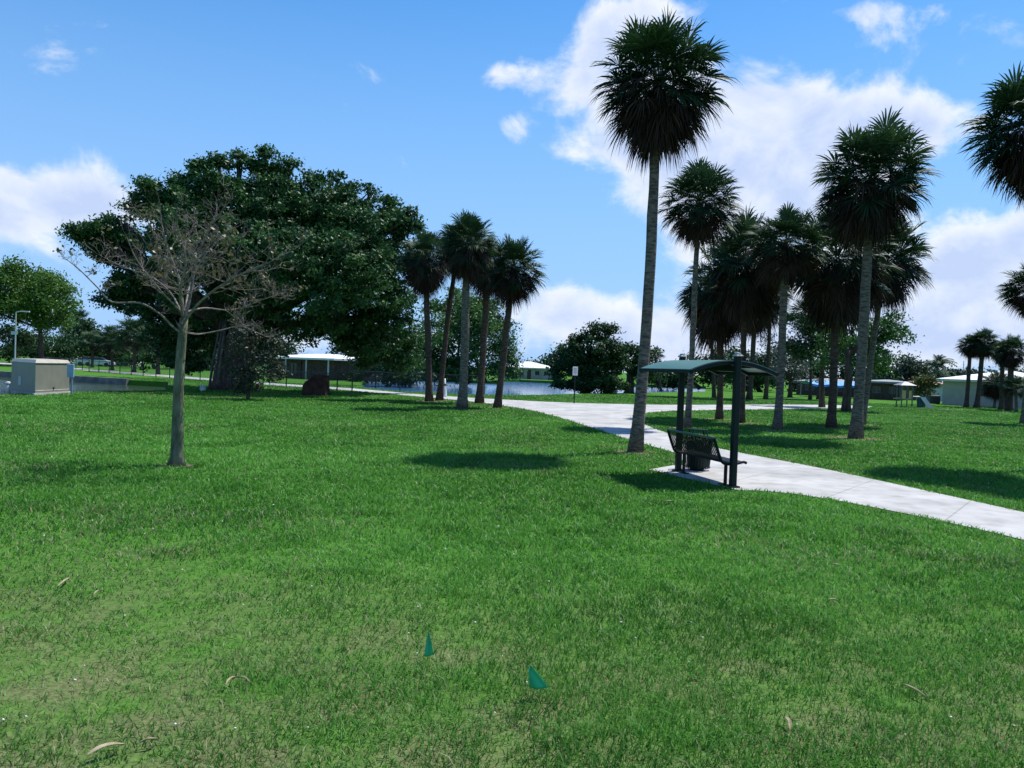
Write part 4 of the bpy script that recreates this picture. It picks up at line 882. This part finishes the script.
WROOF = mat('white_roof', (.68, .68, .69), (.78, .78, .79), scale=1.2, rough=.6)
GW = mat('grey_render', (.47, .43, .39), (.54, .50, .46), scale=2, rough=.9); PW = mat('pale_blue_render', (.40, .46, .50), (.47, .52, .55), scale=2, rough=.9)
BRK = mat('brown_wall', (.055, .038, .032), (.10, .072, .06), scale=3, rough=.9); ORR = mat('orange_roof', (.36, .20, .12), (.46, .28, .18), scale=3, rough=.8)
GWH = mat('off_white_wall', (.5, .5, .48), (.6, .6, .57), scale=2, rough=.8); DKR = mat('grey_shingle', (.22, .22, .23), (.32, .32, .33), scale=3, rough=.9)
hb = P(942, 404.3); he = P(1052, 410)
Ln = (he-hb).length
def up(u): return u
wz = 2.2
house('white_roofed_house', 'low grey house with a white hipped roof behind the thin palm pair at the right', hb, he, 9, wz, .95, GW, WROOF,
      windows=[(Ln*.36, Ln*.41, .9, 1.8), (Ln*.43, Ln*.48, .9, 1.8), (Ln*.74, Ln*.82, .9, 1.8)], doors=[(Ln*.56, Ln*.61, 1.95)], over=.5)
h0 = A(916, 401.5, 88); h0.z = 0; h1 = A(946, 403, 88); h1.z = 0
house('pale_house', 'pale blue walled house with an orange roof left of the white roofed house', h0, h1, 8, 1.7, .5, PW, ORR, windows=[(.5, 1.1, .8, 1.4)], over=.3)
ac = P(933, 403.5); ac_ = tag(MB().box(ac+Vector((0, 0, .4)), (1.0, .8, .8), bev=.05).tube([ac+Vector((0, 0, .8)), ac+Vector((0, 0, .87))], [.34, .3], 14).build('air_conditioner', mat('dark_metal', (.05, .055, .06), rough=.5), loc=ac), 'dark box shaped air conditioner at the left corner of the grey house', 'air conditioner')
h0 = A(862, 399.5, 86); h0.z = 0; h1 = A(899, 401, 84); h1.z = 0
house('brown_house', 'dark brown house with a thin pale roof edge left of the play structure', h0, h1, 8, 1.75, .22, BRK, mat('pale_roof', (.20, .21, .23), scale=2), windows=[(1.0, 1.8, .7, 1.4), (2.6, 3.2, .7, 1.4)], over=.4)
h0 = A(796, 396, 95); h0.z = 0; h1 = A(858, 398, 92); h1.z = 0
house('dark_house', 'dark low house behind the grove with its porch in shade', h0, h1, 8, 1.5, .4, BRK, DKR, windows=[(1.0, 2.0, .6, 1.2), (4.0, 5.0, .6, 1.2)], over=.4)
# blue canopy
cb = A(830, 399, 88); cb.z = 0; ct = empty('blue_canopy', cb, 'bright blue fabric canopy showing between trunks of the grove', 'canopy')
q0, q1 = A(806, 382, 88), A(862, 384.5, 88); zc = q0.z
mb = MB(); n = 10
vs_ = []
for i in range(n+1):
    t = i/n; p = q0.lerp(q1, t); sg_ = -.15*math.sin(math.pi*((t*3) % 1))
    vs_ += [Vector((p.x, p.y-1.6, zc+sg_-.12)), Vector((p.x, p.y, zc+.22+sg_*.5)), Vector((p.x, p.y+1.6, zc+sg_-.12)), Vector((p.x, p.y-1.6, zc+sg_-.35))]
mb.add(vs_, [f for i in range(n) for f in ((i*4, i*4+4, i*4+5, i*4+1), (i*4+1, i*4+5, i*4+6, i*4+2), (i*4+3, i*4+7, i*4+4, i*4))])
mb.build('fabric', mat('blue_fabric', (.06, .24, .75), (.10, .34, .85), scale=2, rough=.6), ct)
for x in (0, .33, .66, 1):
    p = q0.lerp(q1, x)
    for dy in (-1.5, 1.5): MB().tube([Vector((p.x, p.y+dy, 0)), Vector((p.x, p.y+dy, zc-.1))], .04, 6).build('pole', mat('pole_grey', (.3, .3, .3)), ct)
# play structure
pb = P(904, 407); Dp = pb.y; k = pxm(Dp); pl = empty('play_structure', pb, 'small playground tower with grey peaked roof and yellow panels on the far right lawn', 'playground')
tw = 1.15
YEL = mat('yellow_plastic', (.42, .32, .12), (.5, .38, .15), scale=4, rough=.5); GP = mat('grey_post', (.10, .12, .13), rough=.5)
for sx_ in (-.5, .5):
    for sy_ in (-.5, .5): MB().tube([pb+Vector((sx_*tw*.72, sy_*tw*.72, 0)), pb+Vector((sx_*tw*.72, sy_*tw*.72, 1.75))], .05, 8).build('post', GP, pl)
r4 = [pb+Vector((x*tw*.56, y*tw*.56, 0)) for x, y in ((-1, -1), (1, -1), (1, 1), (-1, 1))]
MB().prism(r4, 1.72, 2.02, [pb+Vector((x*.06, y*.06, 0)) for x, y in ((-1, -1), (1, -1), (1, 1), (-1, 1))]).build('roof', mat('grey_roof_plastic', (.16, .18, .22), rough=.5), pl)
MB().box(pb+Vector((0, 0, .62)), (tw*.8, tw*.8, .06)).build('deck', GP, pl)
for (cx0, w0) in ((-.28, .30), (.2, .22)): MB().box(pb+Vector((cx0, -tw*.42, .98)), (w0, .04, .66), bev=.01).build('panel', YEL, pl)
MB().tube([pb+Vector((.35, -.3, .85)), pb+Vector((1.05, -.3, .85))], .05, 6).tube([pb+Vector((-.35, -.3, .72)), pb+Vector((-1.0, -.3, .66))], .05, 6).build('rail', YEL, pl)
MB().add([pb+Vector((.95, -.6, .82)), pb+Vector((1.35, -.6, .82)), pb+Vector((1.5, -1.6, .05)), pb+Vector((1.05, -1.6, .05)), pb+Vector((.95, -.6, .76)), pb+Vector((1.35, -.6, .76)), pb+Vector((1.5, -1.6, .0)), pb+Vector((1.05, -1.6, .0))],
         [(0, 1, 2, 3), (7, 6, 5, 4), (0, 4, 5, 1), (1, 5, 6, 2), (2, 6, 7, 3), (3, 7, 4, 0)]).build('slide', mat('blue_grey_slide', (.05, .10, .12), rough=.9, spec=.05), pl)
MB().box(pb+Vector((1.15, -.35, .42)), (.5, .4, .84), bev=.03).build('side_panel', mat('blue_grey_slide', (.08, .15, .18)), pl)
# lake house
h0 = A(500, 379.4, 150); h0.z = 0; h1 = A(556, 381.6, 150); h1.z = 0
Lh = (h1-h0).length
house('lake_house', 'long pale house with a broad white roof across the lake', h0, h1, 10, 2.0, 1.15, mat('taupe_wall', (.30, .28, .26), (.38, .36, .33), scale=1), WROOF,
      windows=[(Lh*.08, Lh*.22, .3, 1.7), (Lh*.28, Lh*.42, .3, 1.7), (Lh*.62, Lh*.7, .8, 1.6), (Lh*.78, Lh*.86, .8, 1.6)], doors=[(Lh*.48, Lh*.55, 1.8)], over=.7)
# houses behind the fig
h0 = A(272, 375.5, 92); h0.z = 0; h1 = A(334, 379.6, 86); h1.z = 0; Lh = (h1-h0).length
r_, Qh, ang_ = house('porch_house', 'house with a white fascia and deep dark porch seen under the fig branches', h0, h1, 7, 2.15, .5, BRK, WROOF, windows=[(.8, 2.2, .5, 1.7), (2.9, 4.2, .5, 1.7)], doors=[(5.0, 5.9, 2.0)], over=1.0)
for u in (0.0, Lh*.33, Lh*.66, Lh): MB().tube([Qh(u, -.85, 0), Qh(u, -.85, 2.15)], .09, 8).build('porch_post', GWH, r_)
h0 = A(343, 378, 98); h0.z = 0; h1 = A(368, 379.5, 95); h1.z = 0
house('white_house', 'white walled house with a gabled roof partly hidden right of the porch house', h0, h1, 8, 2.3, .6, GWH, DKR, windows=[(.5, 1.1, .9, 1.7)], over=.3, hip=False)
# far left houses and cars
h0 = A(38, 352, 155); h0.z = 0; h1 = A(70, 354, 155); h1.z = 0
house('small_white_house', 'small white house glimpsed between trunks at the far left', h0, h1, 7, 2.3, 1.1, GWH, mat('light_roof', (.45, .5, .58), scale=2), windows=[(1.2, 2.2, .9, 1.8)], over=.4)
h0 = A(104, 359, 140); h0.z = 0; h1 = A(128, 361, 140); h1.z = 0
house('grey_garage', 'low grey building with a pale fascia behind the low palms at left', h0, h1, 6, 2.0, .4, GW, DKR, windows=[(1.0, 1.8, .9, 1.6)], over=.3)
def car(p, rz_, label):
    R3 = Matrix.Rotation(rz_, 3, 'Z'); T = lambda v: p+R3 @ Vector(v); root = empty('parked_car', p, label, 'car', 'white cars parked at the far left')
    sec = [(-2.2, .35, .75), (-2.15, .3, .95), (-1.5, .28, 1.0), (-1.1, .28, 1.02), (1.0, .28, .98), (2.0, .3, .85), (2.2, .35, .65)]
    mb = MB(); vs_ = []
    for x, z0, z1 in sec: vs_ += [T((x, -.85, z0)), T((x, .85, z0)), T((x, .82, z1)), T((x, -.82, z1))]
    n = len(sec); mb.add(vs_, [(i*4+j, i*4+(j+1) % 4, i*4+4+(j+1) % 4, i*4+4+j) for i in range(n-1) for j in range(4)]+[(3, 2, 1, 0), (n*4-4, n*4-3, n*4-2, n*4-1)]); mb.build('body', mat('white_paint', (.7, .72, .74), rough=.25), root)
    mb = MB(); a = [T((x, y, z)) for x, y, z in ((-1.6, -.78, .99), (1.1, -.78, .97), (1.1, .78, .97), (-1.6, .78, .99), (-1.1, -.62, 1.42), (.4, -.62, 1.42), (.4, .62, 1.42), (-1.1, .62, 1.42))]
    mb.add(a, [(0, 1, 5, 4), (1, 2, 6, 5), (2, 3, 7, 6), (3, 0, 4, 7), (4, 5, 6, 7)]); mb.build('cabin', mat('dark_glass', (.02, .03, .04)), root)
    mb = MB().add([v+Vector((0, 0, .015)) for v in a[4:]], [(0, 1, 2, 3)]); mb.build('roof', MATS['white_paint'], root)
    for x in (-1.35, 1.35):
        for y in (-.83, .83): MB().tube([T((x, y-.09, .32)), T((x, y+.09, .32))], .32, 14).build('wheel', mat('tyre', (.015, .015, .015)), root)
p = A(91, 359, 125); p.z = 0; car(p, .3, 'white car parked under trees at the far left, left one of two')
p = A(99, 360, 125); p.z = 0; car(p, .15, 'white car parked under trees at the far left, right one of two')
# street light pole at far left
pb = A(15, 357, 95); pb.z = 0; root = empty('lamp_post', pb, 'pale thin lamp post with a small sign at the far left', 'lamp post')
tp = A(16, 312, 95)
MB().tube([pb, Vector((pb.x, pb.y, tp.z))], [.09, .06], 8).build('pole', mat('pale_metal', (.4, .44, .46), rough=.4), root)
MB().tube([Vector((pb.x, pb.y, tp.z-.05)), Vector((pb.x+.5, pb.y, tp.z+.1)), Vector((pb.x+1.1, pb.y, tp.z+.1))], .05, 6).box((pb.x+1.3, pb.y, tp.z+.08), (.6, .25, .14), bev=.02).build('lamp_head', MATS['pale_metal'], root)
MB().box((pb.x-.1, pb.y-.1, A(15, 333, 95).z), (.75, .03, .40)).build('sign_panel', mat('pale_sign', (.42, .5, .52)), root)
# second thin utility pole far right
pb = A(962, 400, 160); pb.z = 0; root = empty('antenna_mast', pb, 'thin pale mast behind the roof of the white roofed house', 'mast')
tp = A(963, 361, 160); MB().tube([pb, Vector((pb.x, pb.y, tp.z))], [.1, .07], 6).build('pole', mat('pale_metal', (.4, .44, .46)), root)
for z in (.7, 1.3, 1.9): MB().tube([Vector((pb.x-.6, pb.y, tp.z-z)), Vector((pb.x+.6, pb.y, tp.z-z))], .03, 5).build('crossbar', MATS['pale_metal'], root)
# ------------------------------------------------------------------ small things
# dark brown boulder / stump
cb = P(316, 395.5); R = random.Random(3); mb = MB(); k = pxm(cb.y); Wd, Ht = 27*k, 21*k
prof_ = [(-.5, 0), (-.48, .45), (-.40, .62), (-.22, .80), (-.05, .98), (.20, 1.0), (.44, .96), (.47, .5), (.5, 0)]
L1 = []
for j, (yy, sc) in enumerate(((-.55, .88), (-.3, 1.0), (.3, 1.0), (.6, .85))):
    L1 += [cb+Vector((x*Wd*sc+R.uniform(-.04, .04), yy*.9+R.uniform(-.05, .05), z*Ht*(sc if z else 1)+R.uniform(-.03, .03)-(.05 if z == 0 else 0))) for x, z in prof_]
n = len(prof_); mb.add(L1, [(j*n+i, j*n+i+1, (j+1)*n+i+1, (j+1)*n+i) for j in range(3) for i in range(n-1)]+[tuple(reversed(range(n))), tuple(3*n+i for i in range(n))])
tag(mb.build('boulder', mat('dark_brown_rock', (.040, .021, .016), (.085, .044, .034), scale=3, rough=.95, bump=.8, bscale=8, spec=.1), loc=cb), 'dark reddish brown boulder with a sloping left side on the lawn before the fence', 'boulder')
# white bucket by the fig
bb = P(203, 391); bk = empty('bucket', bb, 'small white bucket standing at the left foot of the fig trunk', 'bucket')
MB().tube([bb, bb+Vector((0, 0, .32))], [.15, .2], 14, cap=False).tube([bb+Vector((0, 0, .31)), bb+Vector((0, 0, .34))], [.215, .215], 14, cap=False).build('tub', mat('white_plastic', (.5, .55, .58), rough=.4), bk, True)
MB().tube([bb+Vector((-.21, 0, .3)), bb+Vector((-.12, -.06, .12)), bb+Vector((.12, -.06, .12)), bb+Vector((.21, 0, .3))], .008, 5).build('handle', GP, bk)
# white marker cone at the water
mk = P(444, 397); mk = A(444.5, 389.5, mk.y); kk = pxm(mk.y); mk.z = 0; hM = A(444.5, 378.5, mk.y).z
mo = empty('marker_cone', mk, 'small white tapered marker seen between the trunks of the left palm clump', 'marker')
MB().tube([mk, mk+Vector((0, 0, .1)), mk+Vector((0, 0, hM*.6)), mk+Vector((0, 0, hM))], [.2, .17, .10, .05], 12).build('cone', mat('white_plastic', (.5, .55, .58)), mo, True)
MB().tube([mk+Vector((0, 0, hM*.60)), mk+Vector((0, 0, hM*.72))], [.105, .09], 12).build('band', mat('dark_band', (.03, .03, .035)), mo)
# marking flags
FL = mat('teal_flag', (.012, .44, .17), (.02, .52, .22), scale=3, rough=.35, spec=.5)
def flag(base, pts_px, label, fold):
    b = P(*base); D = b.y; root = empty('marking_flag', b, label, 'marking flag', 'teal marking flags stuck in the lawn')
    q = [A(x, y, D+dd) for x, y, dd in pts_px]; n = 10; m_ = 8; vs_ = []
    for i in range(n+1):
        for j in range(m_+1):
            u, v = i/n, j/m_
            p = (q[0].lerp(q[1], u)).lerp(q[3].lerp(q[2], u), v)
            vs_.append(p+Vector((0, fold*math.sin(v*5.0+u*1.5)*(.3+u), 0)))
    fs_ = [(i*(m_+1)+j, (i+1)*(m_+1)+j, (i+1)*(m_+1)+j+1, i*(m_+1)+j+1) for i in range(n) for j in range(m_)]
    mb = MB(); mb.add(vs_, fs_); o = mb.build('flag_sheet', FL, root, True)
    sm = o.modifiers.new('thick', 'SOLIDIFY'); sm.thickness = .0012
    MB().tube([b+Vector((0, 0, -.05)), q[3].lerp(q[0], .5) if False else q[0]+Vector((0, 0, .004))], .0016, 5).build('wire', mat('flag_wire', (.2, .2, .2), rough=.4, metal=.7), root)
flag((429.5, 662), [(429, 631, 0), (433.5, 655, 0), (424, 656, .02), (428, 632, .02)], 'narrow folded teal marking flag, the farther of the two in the lawn', .012)
flag((531, 700), [(531, 665, 0), (549, 689, -.01), (529, 687, .03), (528.5, 668, 0)], 'wider teal marking flag leaning right, the nearer of the two in the lawn', .014)
# dry palm leaf scraps and twigs
def scrap(x0, y0, x1, y1, wd_, label, curl=.02, m_=None):
    a, b = P(x0, y0, .05), P(x1, y1, .05); d = b-a; s = Vector((-d.y, d.x, 0)).normalized(); n = 8; vs_ = []
    for i in range(n+1):
        t = i/n; p = a.lerp(b, t)+Vector((0, 0, curl*.6*math.sin(math.pi*t)))+s*.006*math.sin(t*4+x0); ww = wd_*.8*math.sin(math.pi*(.12+.80*t))**.8*(1+.15*math.sin(t*9+x0))
        vs_ += [p+s*ww*.5, p+Vector((0, 0, -.006)), p-s*ww*.5, p+Vector((0, 0, -.010))+s*ww*.1]
    mb = MB(); mb.add(vs_, [f for i in range(n) for f in ((i*4, i*4+4, i*4+5, i*4+1), (i*4+1, i*4+5, i*4+6, i*4+2), (i*4+2, i*4+6, i*4+7, i*4+3), (i*4+3, i*4+7, i*4+4, i*4))])
    o = mb.build('dry_leaf', m_ or mat('straw_leaf', (.20, .15, .09), (.38, .31, .21), scale=14, rough=.7), loc=a); tag(o, label, 'dry leaf', 'dry leaf scraps lying on the grass')
scrap(88, 754, 124, 743, .045, 'largest curled brown leaf scrap at the lower left', .03)
scrap(140, 742, 158, 738, .02, 'thin straw scrap right of the largest leaf at the lower left')
scrap(59, 585, 70, 577, .03, 'tan leaf scrap alone at the left side of the lawn')
scrap(94, 594, 102, 590, .02, 'pale leaf scrap near the tan one at the left side')
scrap(226, 684, 236, 676, .02, 'left piece of a bent pale leaf between the left edge and the flags')
scrap(238, 676, 250, 682, .018, 'right piece of a bent pale leaf between the left edge and the flags')
scrap(903, 683, 926, 697, .022, 'straight pale stalk lying at the right side of the lawn')
scrap(785, 716, 791, 729, .025, 'short pale leaf scrap low and right of the flags')
scrap(832, 564, 841, 565, .03, 'pale scrap farther up the right lawn, upper one', .015)
scrap(828, 599, 838, 600, .03, 'pale scrap on the right lawn, lower one', .015)
scrap(664, 501, 675, 502, .05, 'tan curled leaf on the grass just below the shelter pad', .03)
# broken dark twigs and bare hole near the near flag
mb = MB(); R = random.Random(8)
for i in range(22):
    p = P(R.uniform(512, 552), R.uniform(704, 733), .0); d = Vector((R.uniform(-.5, 1), R.uniform(-.2, .6), R.uniform(.2, 1.0))).normalized(); mb.tube([p, p+d*R.uniform(.04, .11)], [.003, .0015], 4)
tag(mb.build('twig_tuft', mat('dark_twig', (.03, .022, .016), (.06, .045, .035), rough=.9), loc=P(534, 715)), 'tuft of dark broken twigs beside the nearer flag', 'twigs')
